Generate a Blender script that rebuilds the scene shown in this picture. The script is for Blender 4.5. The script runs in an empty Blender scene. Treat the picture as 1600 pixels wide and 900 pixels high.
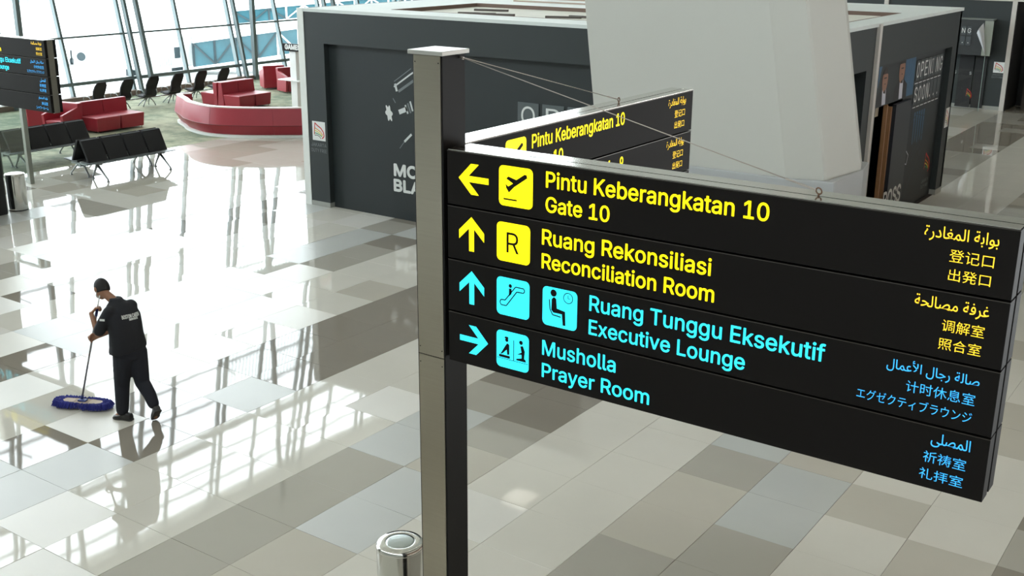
import bpy, bmesh, math, random, os, unicodedata
from mathutils import Vector, Matrix, Quaternion
random.seed(7)
S = bpy.context.scene
COL = S.collection
# ------------------------------------------------------------------ camera
CH, FPX, PITCH, ROLL, YAW = 5.4, 1764.5, .3055, .0066, .6099
cy_, sy_ = math.cos(YAW), math.sin(YAW)
RT = Vector((cy_, sy_, 0)); FH = Vector((-sy_, cy_, 0)); UZ = Vector((0, 0, 1))
fwd = FH*math.cos(PITCH) - UZ*math.sin(PITCH)
upv = FH*math.sin(PITCH) + UZ*math.cos(PITCH)
cr = RT*math.cos(ROLL) + upv*math.sin(ROLL)
cu = upv*math.cos(ROLL) - RT*math.sin(ROLL)
cam = bpy.data.cameras.new('camera'); cam.sensor_width = 36; cam.lens = FPX/1600*36
cam.clip_start = .05; cam.clip_end = 900
co = bpy.data.objects.new('camera', cam); COL.objects.link(co)
m3 = Matrix((cr, cu, -fwd)).transposed()
co.matrix_world = Matrix.Translation((0, 0, CH)) @ m3.to_4x4()
S.camera = co
# ------------------------------------------------------------------ sky
W = bpy.data.worlds.new('overcast_sky'); S.world = W; W.use_nodes = True
bg = W.node_tree.nodes['Background']
bg.inputs[0].default_value = (.90, .97, 1.0, 1); bg.inputs[1].default_value = 7.0
# ------------------------------------------------------------------ exposure
vs = S.view_settings
vs.view_transform = 'Standard'; vs.look = 'None'; vs.gamma = 1; vs.exposure = 0.2
vs.use_curve_mapping = False
S.cycles.max_bounces = 8; S.cycles.diffuse_bounces = 4; S.cycles.glossy_bounces = 4
S.cycles.transparent_max_bounces = 12
S.cycles.caustics_reflective = False; S.cycles.caustics_refractive = False
S.cycles.sample_clamp_indirect = 6
try: S.cycles.use_denoising = True
except Exception: pass

# ------------------------------------------------------------------ helpers
def srgb(r, g, b):
    f = lambda c: (c/255/12.92) if c <= 10.3 else ((c/255+.055)/1.055)**2.4
    return (f(r), f(g), f(b), 1)
MC = {}
def mat(name, col, rough=.5, metal=0, emit=0, noise=0, nscale=8, bump=0, bscale=20, spec=.5, ior=1.5, coat=0, stretch=None, aniso=0):
    if name in MC: return MC[name]
    m = bpy.data.materials.new(name); m.use_nodes = True; MC[name] = m
    nt = m.node_tree; b = nt.nodes['Principled BSDF']
    b.inputs['Base Color'].default_value = col; b.inputs['Roughness'].default_value = rough
    b.inputs['Metallic'].default_value = metal; b.inputs['IOR'].default_value = ior
    b.inputs['Specular IOR Level'].default_value = spec
    b.inputs['Coat Weight'].default_value = coat
    if aniso: b.inputs['Anisotropic'].default_value = aniso
    if emit:
        b.inputs['Emission Color'].default_value = col; b.inputs['Emission Strength'].default_value = emit
    if noise or bump:
        g = nt.nodes.new('ShaderNodeNewGeometry'); mp = nt.nodes.new('ShaderNodeMapping')
        nt.links.new(g.outputs['Position'], mp.inputs['Vector'])
        if stretch: mp.inputs['Scale'].default_value = stretch
    if noise:
        n = nt.nodes.new('ShaderNodeTexNoise'); n.inputs['Scale'].default_value = nscale; n.inputs['Detail'].default_value = 5
        nt.links.new(mp.outputs[0], n.inputs['Vector'])
        h = nt.nodes.new('ShaderNodeHueSaturation'); h.inputs['Color'].default_value = col
        r = nt.nodes.new('ShaderNodeMapRange'); r.inputs['To Min'].default_value = 1-noise; r.inputs['To Max'].default_value = 1+noise
        nt.links.new(n.outputs['Fac'], r.inputs['Value']); nt.links.new(r.outputs[0], h.inputs['Value'])
        nt.links.new(h.outputs[0], b.inputs['Base Color'])
    if bump:
        n = nt.nodes.new('ShaderNodeTexNoise'); n.inputs['Scale'].default_value = bscale; n.inputs['Detail'].default_value = 2
        nt.links.new(mp.outputs[0], n.inputs['Vector'])
        bp = nt.nodes.new('ShaderNodeBump'); bp.inputs['Strength'].default_value = 1; bp.inputs['Distance'].default_value = bump
        nt.links.new(n.outputs['Fac'], bp.inputs['Height']); nt.links.new(bp.outputs[0], b.inputs['Normal'])
    return m
def glass_mat(name, tint, refl=.1, frit=False):
    m = bpy.data.materials.new(name); m.use_nodes = True; nt = m.node_tree
    for n in list(nt.nodes): nt.nodes.remove(n)
    out = nt.nodes.new('ShaderNodeOutputMaterial'); mx = nt.nodes.new('ShaderNodeMixShader')
    t = nt.nodes.new('ShaderNodeBsdfTransparent'); t.inputs[0].default_value = tint
    g = nt.nodes.new('ShaderNodeBsdfGlossy'); g.inputs['Roughness'].default_value = .01
    mx.inputs[0].default_value = refl
    nt.links.new(t.outputs[0], mx.inputs[1]); nt.links.new(g.outputs[0], mx.inputs[2])
    last = mx
    if frit:
        geo = nt.nodes.new('ShaderNodeNewGeometry'); sp = nt.nodes.new('ShaderNodeSeparateXYZ'); nt.links.new(geo.outputs['Position'], sp.inputs[0])
        ds = []
        for ax in ('Y', 'Z'):
            a = nt.nodes.new('ShaderNodeMath'); a.operation = 'PINGPONG'; a.inputs[1].default_value = .1
            nt.links.new(sp.outputs[ax], a.inputs[0])
            p = nt.nodes.new('ShaderNodeMath'); p.operation = 'POWER'; p.inputs[1].default_value = 2; nt.links.new(a.outputs[0], p.inputs[0]); ds.append(p)
        ad = nt.nodes.new('ShaderNodeMath'); nt.links.new(ds[0].outputs[0], ad.inputs[0]); nt.links.new(ds[1].outputs[0], ad.inputs[1])
        lt = nt.nodes.new('ShaderNodeMath'); lt.operation = 'LESS_THAN'; lt.inputs[1].default_value = .0042; nt.links.new(ad.outputs[0], lt.inputs[0])
        d = nt.nodes.new('ShaderNodeBsdfTranslucent'); d.inputs[0].default_value = (.5, .56, .56, 1)
        m2 = nt.nodes.new('ShaderNodeMixShader'); nt.links.new(lt.outputs[0], m2.inputs[0]); nt.links.new(mx.outputs[0], m2.inputs[1]); nt.links.new(d.outputs[0], m2.inputs[2]); last = m2
    nt.links.new(last.outputs[0], out.inputs[0]); return m

class MB:
    def __init__(s): s.v = []; s.f = []; s.mi = []
    def add(s, vs_, fs, mi=0):
        k = len(s.v); s.v += [tuple(p) for p in vs_]; s.f += [tuple(k+i for i in f) for f in fs]; s.mi += [mi]*len(fs); return s
    def box(s, x0, x1, y0, y1, z0, z1, mi=0):
        return s.add([(x, y, z) for z in (z0, z1) for y in (y0, y1) for x in (x0, x1)],
                     [(0, 2, 3, 1), (4, 5, 7, 6), (0, 1, 5, 4), (2, 6, 7, 3), (0, 4, 6, 2), (1, 3, 7, 5)], mi)
    def bar(s, a, b, w, h, upd=(0, 0, 1), mi=0):
        a = Vector(a); b = Vector(b); d = (b-a).normalized(); u = Vector(upd)
        sd = d.cross(u)
        if sd.length < 1e-4: sd = d.cross(Vector((1, 0, 0)))
        sd.normalize(); u = sd.cross(d).normalized()
        P = [p + sd*(i*w/2) + u*(j*h/2) for p in (a, b) for j in (-1, 1) for i in (-1, 1)]
        return s.add(P, [(0, 2, 3, 1), (4, 5, 7, 6), (0, 1, 5, 4), (2, 6, 7, 3), (0, 4, 6, 2), (1, 3, 7, 5)], mi)
    def tube(s, pts, r, n=8, cap=True, mi=0, squash=None):
        pts = [Vector(p) for p in pts]; N = len(pts); rs = r if isinstance(r, (list, tuple)) else [r]*N
        k0 = []; prev = None; V = []; F = []
        for i, p in enumerate(pts):
            d = (pts[min(i+1, N-1)]-pts[max(i-1, 0)])
            d = d.normalized() if d.length > 1e-9 else Vector((0, 0, 1))
            if prev is None: a = d.orthogonal().normalized()
            else: a = (prev - d*prev.dot(d)).normalized()
            prev = a; b = d.cross(a)
            for j in range(n):
                t = 2*math.pi*j/n; V.append(p + (a*math.cos(t)+b*math.sin(t))*rs[i])
        for i in range(N-1):
            for j in range(n):
                j2 = (j+1) % n; F.append((i*n+j, i*n+j2, (i+1)*n+j2, (i+1)*n+j))
        if cap: F.append(tuple(range(n))[::-1]); F.append(tuple((N-1)*n+j for j in range(n)))
        return s.add(V, F, mi)
    def rings(s, rg, mi=0, cap=True):
        n = len(rg[0]); V = [p for r in rg for p in r]; F = []
        for i in range(len(rg)-1):
            for j in range(n):
                j2 = (j+1) % n; F.append((i*n+j, i*n+j2, (i+1)*n+j2, (i+1)*n+j))
        if cap: F.append(tuple(range(n))[::-1]); F.append(tuple((len(rg)-1)*n+j for j in range(n)))
        return s.add(V, F, mi)
    def lathe(s, prof, c=(0, 0, 0), n=32, mi=0, cap=True):
        return s.rings([[(c[0]+r*math.cos(2*math.pi*j/n), c[1]+r*math.sin(2*math.pi*j/n), c[2]+z) for j in range(n)] for r, z in prof], mi, cap)
    def prism(s, poly, t, O, U, V, mi=0):
        O, U, V = Vector(O), Vector(U), Vector(V); N = U.cross(V).normalized(); n = len(poly)
        P = [O+U*a+V*b for a, b in poly]; Q = [p+N*t for p in P]
        if t == 0: return s.add(P, [tuple(range(n))], mi)
        return s.add(P+Q, [tuple(range(n))[::-1], tuple(range(n, 2*n))] + [(i, (i+1) % n, n+(i+1) % n, n+i) for i in range(n)], mi)
    def mesh(s, name, mats):
        me = bpy.data.meshes.new(name); me.from_pydata(s.v, [], s.f)
        if not isinstance(mats, (list, tuple)): mats = [mats]
        for m in mats: me.materials.append(m)
        for p, i in zip(me.polygons, s.mi): p.material_index = i
        return me
    def build(s, name, mats, parent=None, smooth=False, bevel=0, local=False, norm=True):
        me = s.mesh(name, mats)
        if norm:
            b = bmesh.new(); b.from_mesh(me); bmesh.ops.recalc_face_normals(b, faces=b.faces); b.to_mesh(me); b.free()
        if smooth:
            for p in me.polygons: p.use_smooth = True
        return link(name, me, parent, bevel, local, smooth)
def wm(o):
    M = o.matrix_basis.copy()
    return (wm(o.parent) @ o.matrix_parent_inverse @ M) if o.parent else M
def link(name, data, parent=None, bevel=0, local=False, smooth=False):
    o = bpy.data.objects.new(name, data); COL.objects.link(o)
    if parent:
        o.parent = parent
        if not local: o.matrix_parent_inverse = wm(parent).inverted()
    if bevel:
        md = o.modifiers.new('bevel', 'BEVEL'); md.width = bevel; md.segments = 2; md.limit_method = 'ANGLE'; md.angle_limit = math.radians(40)
    return o
def thing(name, label, cat, loc=(0, 0, 0), rz=0, group=None):
    o = bpy.data.objects.new(name, None); COL.objects.link(o); o.empty_display_size = .1
    o.location = loc; o.rotation_euler = (0, 0, rz); return tag(o, label, cat, group)
def tag(o, label=None, cat=None, group=None, kind=None):
    if label: o['label'] = label
    if cat: o['category'] = cat
    if group: o['group'] = group
    if kind: o['kind'] = kind
    return o
def dup(root, loc, rz, label, group=None):
    def rec(o, par):
        c = o.copy(); COL.objects.link(c)
        if par: c.parent = par
        for ch in o.children: rec(ch, c)
        return c
    r = rec(root, None); r.location = loc; r.rotation_euler = (0, 0, rz); r['label'] = label
    if group: r['group'] = group
    return r
def struct(name, **k):
    o = bpy.data.objects.new(name, None); COL.objects.link(o); o['kind'] = 'structure'; return o

# lettering ---------------------------------------------------------
FONT = None
try:
    FONT = bpy.data.fonts.load(os.path.join(bpy.utils.system_resource('DATAFILES', path='fonts'), 'Inter.woff2'))
except Exception: pass
forms = {}
for cp in range(0xFE80, 0xFEFD):
    d = unicodedata.decomposition(chr(cp)).split()
    if len(d) == 2: forms.setdefault(chr(int(d[1], 16)), {})[d[0]] = chr(cp)
    elif len(d) == 3: forms.setdefault(chr(int(d[1], 16))+chr(int(d[2], 16)), {})[d[0]] = chr(cp)
def arabic(t):
    L = []; i = 0
    while i < len(t):
        if t[i:i+2] in forms and len(t[i:i+2]) == 2: L.append(t[i:i+2]); i += 2
        else: L.append(t[i]); i += 1
    out = []
    for k, c in enumerate(L):
        f = forms.get(c)
        if not f: out.append(c); continue
        pj = k > 0 and '<initial>' in forms.get(L[k-1], {})
        nj = k+1 < len(L) and L[k+1] in forms and '<initial>' in f and '<final>' in forms[L[k+1]]
        key = '<medial>' if pj and nj and '<medial>' in f else '<final>' if pj and '<final>' in f else '<initial>' if nj else '<isolated>'
        out.append(f.get(key, c))
    return ''.join(reversed(out))
TC = {}
def text_geo(body, off):
    """flat letter shapes; every contour is filled by itself with its own holes"""
    k = (body, off)
    if k in TC: return TC[k]
    from mathutils.geometry import tessellate_polygon
    c = bpy.data.curves.new('t', 'FONT'); c.body = body; c.size = 1; c.resolution_u = 3; c.offset = off
    latin = FONT and all(ord(ch) < 0x250 for ch in body)
    if latin: c.font = FONT; c.fill_mode = 'NONE'
    o = bpy.data.objects.new('t', c); COL.objects.link(o)
    dg = bpy.context.evaluated_depsgraph_get(); me = bpy.data.meshes.new_from_object(o.evaluated_get(dg))
    if not latin:
        V = [v.co.copy() for v in me.vertices]; F = [tuple(p.vertices) for p in me.polygons]
    else:
        nx = {}
        for e in me.edges: nx.setdefault(e.vertices[0], []).append(e.vertices[1]); nx.setdefault(e.vertices[1], []).append(e.vertices[0])
        seen = set(); loops = []
        for st in range(len(me.vertices)):
            if st in seen or st not in nx: continue
            lp = [st]; seen.add(st); prev = None; cur = st
            while True:
                cand_ = [q for q in nx[cur] if q not in seen]
                if not cand_: break
                cand_.sort(key=lambda q: (q != cur+1, abs(q-cur))); cur = cand_[0]; seen.add(cur); lp.append(cur)
            P = [me.vertices[q].co.copy() for q in lp]
            if len(P) > 2: loops.append(P)
        # letters = clusters of contours that overlap in x; filled by non-zero winding in bands
        bb = sorted(([min(p.x for p in P), max(p.x for p in P), [P]] for P in loops), key=lambda t: t[0]); cl_ = []
        for a, b, P in bb:
            if cl_ and a < cl_[-1][1]-1e-4: cl_[-1][1] = max(cl_[-1][1], b); cl_[-1][2] += P
            else: cl_.append([a, b, list(P)])
        V = []; F = []
        for _, _, Ps in cl_:
            sg = [(P[a-1], P[a]) for P in Ps for a in range(len(P)) if abs(P[a-1].y-P[a].y) > 1e-7]
            Y = {round(p.y, 5) for P in Ps for p in P}
            for a in range(len(sg)):
                p, q = sg[a]
                for b in range(a):
                    r_, t_ = sg[b]
                    if max(p.y, q.y) <= min(r_.y, t_.y) or min(p.y, q.y) >= max(r_.y, t_.y) or max(p.x, q.x) < min(r_.x, t_.x) or min(p.x, q.x) > max(r_.x, t_.x): continue
                    dd = (q.x-p.x)*(t_.y-r_.y)-(q.y-p.y)*(t_.x-r_.x)
                    if abs(dd) < 1e-12: continue
                    u_ = ((r_.x-p.x)*(t_.y-r_.y)-(r_.y-p.y)*(t_.x-r_.x))/dd; w_ = ((r_.x-p.x)*(q.y-p.y)-(r_.y-p.y)*(q.x-p.x))/dd
                    if 1e-6 < u_ < 1-1e-6 and 1e-6 < w_ < 1-1e-6: Y.add(round(p.y+(q.y-p.y)*u_, 5))
            Y = sorted(Y)
            for ya, yb in zip(Y[:-1], Y[1:]):
                if yb-ya < 2e-5: continue
                ym = (ya+yb)/2; cs = []
                for p, q in sg:
                    if (p.y < ym) != (q.y < ym): cs.append((p.x+(ym-p.y)/(q.y-p.y)*(q.x-p.x), 1 if q.y > p.y else -1, p, q))
                cs.sort(key=lambda t: t[0]); w_ = 0
                for c0_, c1_, p, q in cs:
                    if w_ == 0: st = (p, q)
                    w_ += c1_
                    if w_ == 0:
                        X = lambda s_, y: s_[0].x+(y-s_[0].y)/(s_[1].y-s_[0].y)*(s_[1].x-s_[0].x)
                        b0 = len(V); V += [Vector((X(st, ya), ya, 0)), Vector((X((p, q), ya), ya, 0)), Vector((X((p, q), yb), yb, 0)), Vector((X(st, yb), yb, 0))]; F.append((b0, b0+1, b0+2, b0+3))
    bpy.data.objects.remove(o); bpy.data.curves.remove(c); bpy.data.meshes.remove(me)
    TC[k] = (V, F); return V, F
def lettering(par, body, m, O, U, V, width, cap=None, height=None, off=0, bold=0, name='lettering', N=None, mb=None, mi=0, label=None):
    U, V, O = Vector(U), Vector(V), Vector(O); n = U.cross(V).normalized()*.0012
    if all(ord(ch) < 0x250 for ch in body): off = 0
    vs_, F = text_geo(body, off)
    x0 = min(v.x for v in vs_); x1 = max(v.x for v in vs_); y0 = min(v.y for v in vs_); y1 = max(v.y for v in vs_)
    sx = width/(x1-x0)
    if cap:
        hv = text_geo('H', off)[0]; hy = [v.y for v in hv]; sy = cap/(max(hy)-min(hy)); yb = 0
    else: sy = height/(y1-y0); yb = y0
    P = [O+n*(1+v.z*60)+U*((v.x-x0)*sx)+V*((v.y-yb)*sy) for v in vs_]
    if mb is not None: mb.add(P, F, mi); return
    b = MB(); b.add(P, F)
    if bold:
        for k in range(8): dv = U*(bold*math.cos(k*math.pi/4))+V*(bold*math.sin(k*math.pi/4)); b.add([p+dv+n*(.12*(k+1)) for p in P], F)
    o = b.build(name, m, par, norm=False)
    if label: o['label'] = label
    return o

# ------------------------------------------------------------------ materials
steel = mat('brushed_steel', srgb(170, 164, 150), .3, 1, noise=.06, nscale=3, stretch=(1, 1, 40))
chrome = mat('polished_steel', srgb(205, 205, 200), .12, 1, bump=.0006, bscale=9)
blackm = mat('black_panel', srgb(24, 22, 21), .5, spec=.12)
blackp = mat('black_post', srgb(18, 17, 17), .5, spec=.25)
white = mat('white_paint', srgb(222, 226, 222), .5)
hoard = mat('charcoal_hoarding', srgb(41, 48, 49), .55, noise=.04, nscale=2)
hoard2 = mat('charcoal_hoarding_recess', srgb(36, 43, 45), .5, noise=.05, nscale=1.5)
yel = mat('lit_yellow', (1, .86, .0, 1), .5, emit=.95)
yel2 = mat('lit_amber', (1, .66, .03, 1), .5, emit=.85)
cya = mat('lit_cyan', (.03, .72, .88, 1), .5, emit=.85)
cya2 = mat('lit_blue', (.04, .42, .95, 1), .5, emit=.85)
redl = mat('red_leather', srgb(150, 44, 56), .38, noise=.06, nscale=5)
darkf = mat('black_fabric', srgb(30, 30, 32), .8)
silver = mat('silver_casting', srgb(150, 155, 155), .35, 1)
framem = mat('window_frame_metal', srgb(104, 118, 120), .45, .2)

# ------------------------------------------------------------------ floor
floor = struct('floor')
GX, GY, TS = -10.323, 5.831, .7992
TCOL = {'light': srgb(200, 197, 187), 'white': srgb(209, 207, 200), 'grey': srgb(178, 180, 176), 'mid': srgb(162, 158, 148), 'beige': srgb(180, 175, 163), 'dark': srgb(134, 128, 117)}
TM = {}
for k, c in TCOL.items():
    for matte in (0, 1):
        TM[k, matte] = mat('tile_%s_%s' % (k, 'honed' if matte else 'polished'), c, .30 if matte else .03, noise=.05, nscale=1.6,
                           bump=0 if matte else .0007, bscale=1.3, ior=1.5, spec=.5)
TKEYS = list(TM)
def hsh(i, j, k=0):
    x = math.sin(i*127.1+j*311.7+k*74.7)*43758.5453; return x-math.floor(x)
OV = {(0, 0): ('grey', 1), (0, -1): ('grey', 1), (1, -1): ('white', 1), (2, -2): ('white', 1), (2, -3): ('white', 1), (-1, 1): ('light', 1), (1, -2): ('light', 0),
      (3, 3): ('grey', 1), (3, 4): ('grey', 1), (4, 1): ('grey', 1), (4, 2): ('grey', 1), (2, 4): ('white', 1), (4, 3): ('beige', 0), (-2, 3): ('light', 1), (-2, 4): ('light', 1),
      (-3, 5): ('white', 1), (-3, 6): ('white', 1), (-4, 7): ('light', 1), (-4, 8): ('light', 1), (-5, 9): ('grey', 1), (-7, 4): ('dark', 0), (-4, 2): ('dark', 0), (-4, 1): ('dark', 0),
      (8, 5): ('grey', 0), (7, 6): ('grey', 0), (8, 4): ('grey', 0), (7, 7): ('grey', 0), (5, 2): ('white', 0), (8, 7): ('mid', 0)}
def tkind(i, j):
    if (i, j) in OV: return OV[i, j]
    h = hsh(i//2, j//3); g = hsh(i, j, 3)
    lightstrip = ((i-1)//2) % 2 == 0
    if i <= -12 and j >= 10: return ('beige' if g < .45 else 'light', 0)
    if 5 <= i <= 6: return ('light', 0)
    if 9 <= i <= 10: return ('beige' if g < .2 else 'light', 0)
    if 7 <= i <= 8: return ('mid', 0) if g < .8 else ('beige', 0)
    if i >= 11: return ('dark' if g < .5 else 'mid', 0)
    if i == 3 and j <= 2: return ('mid', 0)
    if i == 4 and j <= 0: return ('beige', 0)
    if i in (3, 4): return ('dark' if g < .6 else 'mid', 0)
    if i in (-1, 0) and j >= 4: return ('dark', 0)
    if i in (1, 2): return ('beige' if j > 3 and g < .6 else 'light', 0)
    if i in (-3, -2) and j >= 7: return ('beige' if g < .5 else 'light', 0)
    m = 1 if hsh(i, j//2, 5) < .22 else 0
    if lightstrip: return (('white' if h < .4 else 'light'), m)
    if i < -1 and h < .55 and j < 9: return ('light', m)
    if h < .75: return (('dark' if g < .5 else 'mid'), 0)
    return ('grey', 1)
def proj(P):
    d = Vector(P)-Vector((0, 0, CH)); z = d.dot(fwd)
    if z < .2: return None
    return (800+FPX*d.dot(cr)/z, 450-FPX*d.dot(cu)/z)
tmesh = {}
for k in TKEYS:
    b = MB(); h = TS/2-.0012; e = .0015
    b.rings([[(-h, -h, -.012), (h, -h, -.012), (h, h, -.012), (-h, h, -.012)], [(-h, -h, -e), (h, -h, -e), (h, h, -e), (-h, h, -e)],
             [(-h+e, -h+e, 0), (h-e, -h+e, 0), (h-e, h-e, 0), (-h+e, h-e, 0)]])
    me = b.mesh('tile', TM[k]); tmesh[k] = me
KX0, KX1, KY0, KY1 = -16.6, -6.2, 16.3, 25.42
cand = []; rest = []
for i in range(-17, 18):
    for j in range(-12, 43):
        x = GX+(i+.5)*TS; y = GY+(j+.5)*TS
        if KX0+.6 < x < KX1-.6 and KY0+.6 < y < KY1-.6: continue
        ps = [proj((x+a*TS/2, y+b*TS/2, 0)) for a, b in ((-1, -1), (1, -1), (1, 1), (-1, 1))]
        A = 0
        if all(ps):
            qs = [(min(max(p[0], 0), 1600), min(max(p[1], 0), 900)) for p in ps]
            A = abs(sum(qs[k][0]*qs[(k+1) % 4][1]-qs[(k+1) % 4][0]*qs[k][1] for k in range(4)))/2
            cx = sum(p[0] for p in ps)/4; cyy = sum(p[1] for p in ps)/4
            lo = 575+(cx-727)*.258
            if 745 < cx < 1500 and 250+(cx-700)*.134 < cyy < lo-25: A = 0
            if 540 < cx < 1330 and cyy < 300: A = 0
        cand.append((A, i, j, x, y))
cand.sort(key=lambda t: -t[0])
nb = MB()
for n, (A, i, j, x, y) in enumerate(cand):
    k = tkind(i, j)
    tx = (hsh(i, j, 11)-.5)*.0042; ty = (hsh(i, j, 12)-.5)*.0042
    if n < 300 and A > 0:
        o = bpy.data.objects.new('tile', tmesh[k]); COL.objects.link(o); o.parent = floor
        o.location = (x, y, -.0008+.0016*0); o.rotation_euler = (tx, ty, 0)
    else:
        h = TS/2-.0012
        nb.rings([[(x+a*h, y+b*h, z if z < -.01 else b*h*tx-a*h*ty-.0008) for a, b in ((-1, -1), (1, -1), (1, 1), (-1, 1))] for z in (-.012, 0)], TKEYS.index(k))
tag(nb.build('tile_field', [TM[k] for k in TKEYS], floor, norm=False), kind='stuff')
MB().box(GX-17*TS, GX+18*TS, -4.2, 41, -.3, -.006).build('screed', mat('grout', srgb(120, 118, 110), .8), floor)
carpet = mat('green_grey_carpet', srgb(150, 156, 132), .95, noise=.22, nscale=2.2, bump=.004, bscale=160)
nt = carpet.node_tree; hh = [n for n in nt.nodes if n.type == 'HUE_SAT'][0]
cr_ = nt.nodes.new('ShaderNodeTexNoise'); cr_.inputs['Scale'].default_value = .55; cr_.inputs['Detail'].default_value = 8; cr_.inputs['Roughness'].default_value = .75
gg = [n for n in nt.nodes if n.type == 'MAPPING'][0]; nt.links.new(gg.outputs[0], cr_.inputs['Vector'])
rp = nt.nodes.new('ShaderNodeValToRGB'); rp.color_ramp.elements[0].position = .42; rp.color_ramp.elements[0].color = srgb(112, 124, 104)
rp.color_ramp.elements[1].position = .56; rp.color_ramp.elements[1].color = srgb(158, 160, 136); nt.links.new(cr_.outputs[0], rp.inputs[0]); nt.links.new(rp.outputs[0], hh.inputs['Color'])
MB().box(-33.2, 9, 41, 75, -.3, -.004).build('far_floor', TM['beige', 0], floor)
MB().box(-33.0, GX-17*TS, -4.2, 41, -.3, -.001).build('carpet', carpet, floor)

# ------------------------------------------------------------------ glass curtain wall
K = .2
win = struct('window_1')
pane_m = glass_mat('clear_glass', (.97, .99, 1, 1), .06); frit_m = glass_mat('dotted_glass', (.95, .98, .99, 1), frit=True, refl=.06)
WX = -33.0; HT = 19.2
ys = [22.16+2.373*k for k in range(-9, 23)]
zs = [.03, .55, 2.02] + [2.02+1.46*k for k in range(1, 11)] + [17.9, HT]
pt = lambda y, z: Vector((WX-K*z, y, z))
rest_p = MB()
for a, b in zip(ys[:-1], ys[1:]):
    for k, (z0, z1) in enumerate(zip(zs[:-1], zs[1:])):
        if a > 53 or (a < 10 and k > 8) or (a > 41.5 and k > 6):
            rest_p.add([pt(a+.04, z0+.03), pt(b-.04, z0+.03), pt(b-.04, z1-.03), pt(a+.04, z1-.03)], [(0, 1, 2, 3)]); continue
        fr = k >= 5 and 29 < a < 42 and k < 10
        m = MB(); m.add([pt(a+.04, z0+.03), pt(b-.04, z0+.03), pt(b-.04, z1-.03), pt(a+.04, z1-.03)], [(0, 1, 2, 3)])
        m.build('pane', frit_m if fr else pane_m, win, norm=False)
tag(rest_p.build('pane_field', pane_m, win, norm=False), kind='stuff')
for y in ys:
    MB().bar(pt(y, 0), pt(y, HT), .17, .085, (0, 1, 0)).build('mullion', framem, win)
for k, z in enumerate(zs):
    w = .10 if k == 1 else .055
    MB().bar(pt(ys[0], z)+Vector((.03, 0, 0)), pt(ys[-1], z)+Vector((.03, 0, 0)), .1, w*1.1, (0, 0, 1)).build('transom', framem, win)
for k in range(-4, 11):
    y = 24.66+4.75*k
    MB().bar(pt(y, 0)+Vector((.25, 0, 0)), pt(y, HT)+Vector((.25, 0, 0)), .16, .1, (0, 1, 0)).build('strut', framem, win)
    if k % 2: MB().bar((WX+.25, y+.42, 0), (WX+.25, y+.5, HT-1.2), .17, .14, (0, 1, 0)).build('strut', framem, win)
    else: MB().bar(pt(y+.36, .4)+Vector((.42, 0, 0)), pt(y+.36, HT)+Vector((.42, 0, 0)), .16, .12, (0, 1, 0)).build('strut', framem, win)
    for z in (3.4, 6.4, 9.4, 12.4):
        MB().bar(pt(y, z)+Vector((.25, 0, 0)), pt(y+.4, z+.3)+Vector((.4, 0, 0)), .06, .06).build('brace', framem, win)
for z in (8.2, 15.2): MB().bar(pt(ys[0], z)+Vector((.5, 0, 0)), pt(ys[-1], z)+Vector((.5, 0, 0)), .22, .24).build('beam', framem, win)
bbm = mat('window_plinth', srgb(126, 112, 104), .6)
bb = MB().box(WX-.1, WX+.22, ys[0], ys[-1], 0, .16).build('baseboard_window', bbm); bb['kind'] = 'structure'

# shell: ceiling, far wall, high side walls
ceilm = mat('pale_ceiling', srgb(196, 192, 182), .7)
def structbox(name, a, m, parent=None):
    o = MB().box(*a).build(name, m, parent)
    if parent is None: o['kind'] = 'structure'
    return o
structbox('ceiling', (-37.6, 9, -5, 76, 19.25, 19.5), ceilm)
structbox('wall_far', (-37.5, 9, 75, 75.3, -.3, 19.3), mat('far_wall', srgb(150, 152, 148), .6))
structbox('wall_right', (9, 9.3, -5, 75, -.3, 19.3), mat('warm_wall', srgb(118, 100, 88), .7))
structbox('wall_near', (-37.5, 9, -5.3, -5, -.3, 15.8), mat('far_wall', 0))
structbox('wall_left', (-37.5, -33.2, -5, .8, -.3, 19.3), mat('far_wall', 0))

# ------------------------------------------------------------------ unseen glowing panels under the ceiling, added as fill light
fillm = mat('fill_panel_glow', (1, .93, .82, 1), .5, emit=1.5)
n = 0
for ix in range(5):
    for iy in range(5):
        x = -26+7*ix; y = 6+8*iy
        o = MB().box(x-.6, x+.6, y-.6, y+.6, 19.19, 19.25).build('ceiling_fill_panel', fillm)
        tag(o, 'unseen square fill light panel added under the high pale ceiling', 'lamp', 'added fill panels under the high ceiling')

# ------------------------------------------------------------------ near wayfinding post
X3, Y3, Z3 = Vector((1, 0, 0)), Vector((0, 1, 0)), Vector((0, 0, 1))
def rrect(w, h, r, n=5):
    P = []
    for cx, cy, a0 in ((w-r, h-r, 0), (r, h-r, 90), (r, r, 180), (w-r, r, 270)):
        for k in range(n+1):
            a = math.radians(a0+90*k/n); P.append((cx+r*math.cos(a), cy+r*math.sin(a)))
    return P
def circ(cx, cy, r, n=20): return [(cx+r*math.cos(2*math.pi*k/n), cy+r*math.sin(2*math.pi*k/n)) for k in range(n)]
def stroke(mb, pts, w, O, U, V, mi=0):
    for a, b in zip(pts[:-1], pts[1:]):
        dx, dy = b[0]-a[0], b[1]-a[1]; L = math.hypot(dx, dy) or 1; nx, ny = -dy/L*w/2, dx/L*w/2
        mb.prism([(a[0]+nx, a[1]+ny), (a[0]-nx, a[1]-ny), (b[0]-nx, b[1]-ny), (b[0]+nx, b[1]+ny)], 0, O, U, V, mi)
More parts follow.
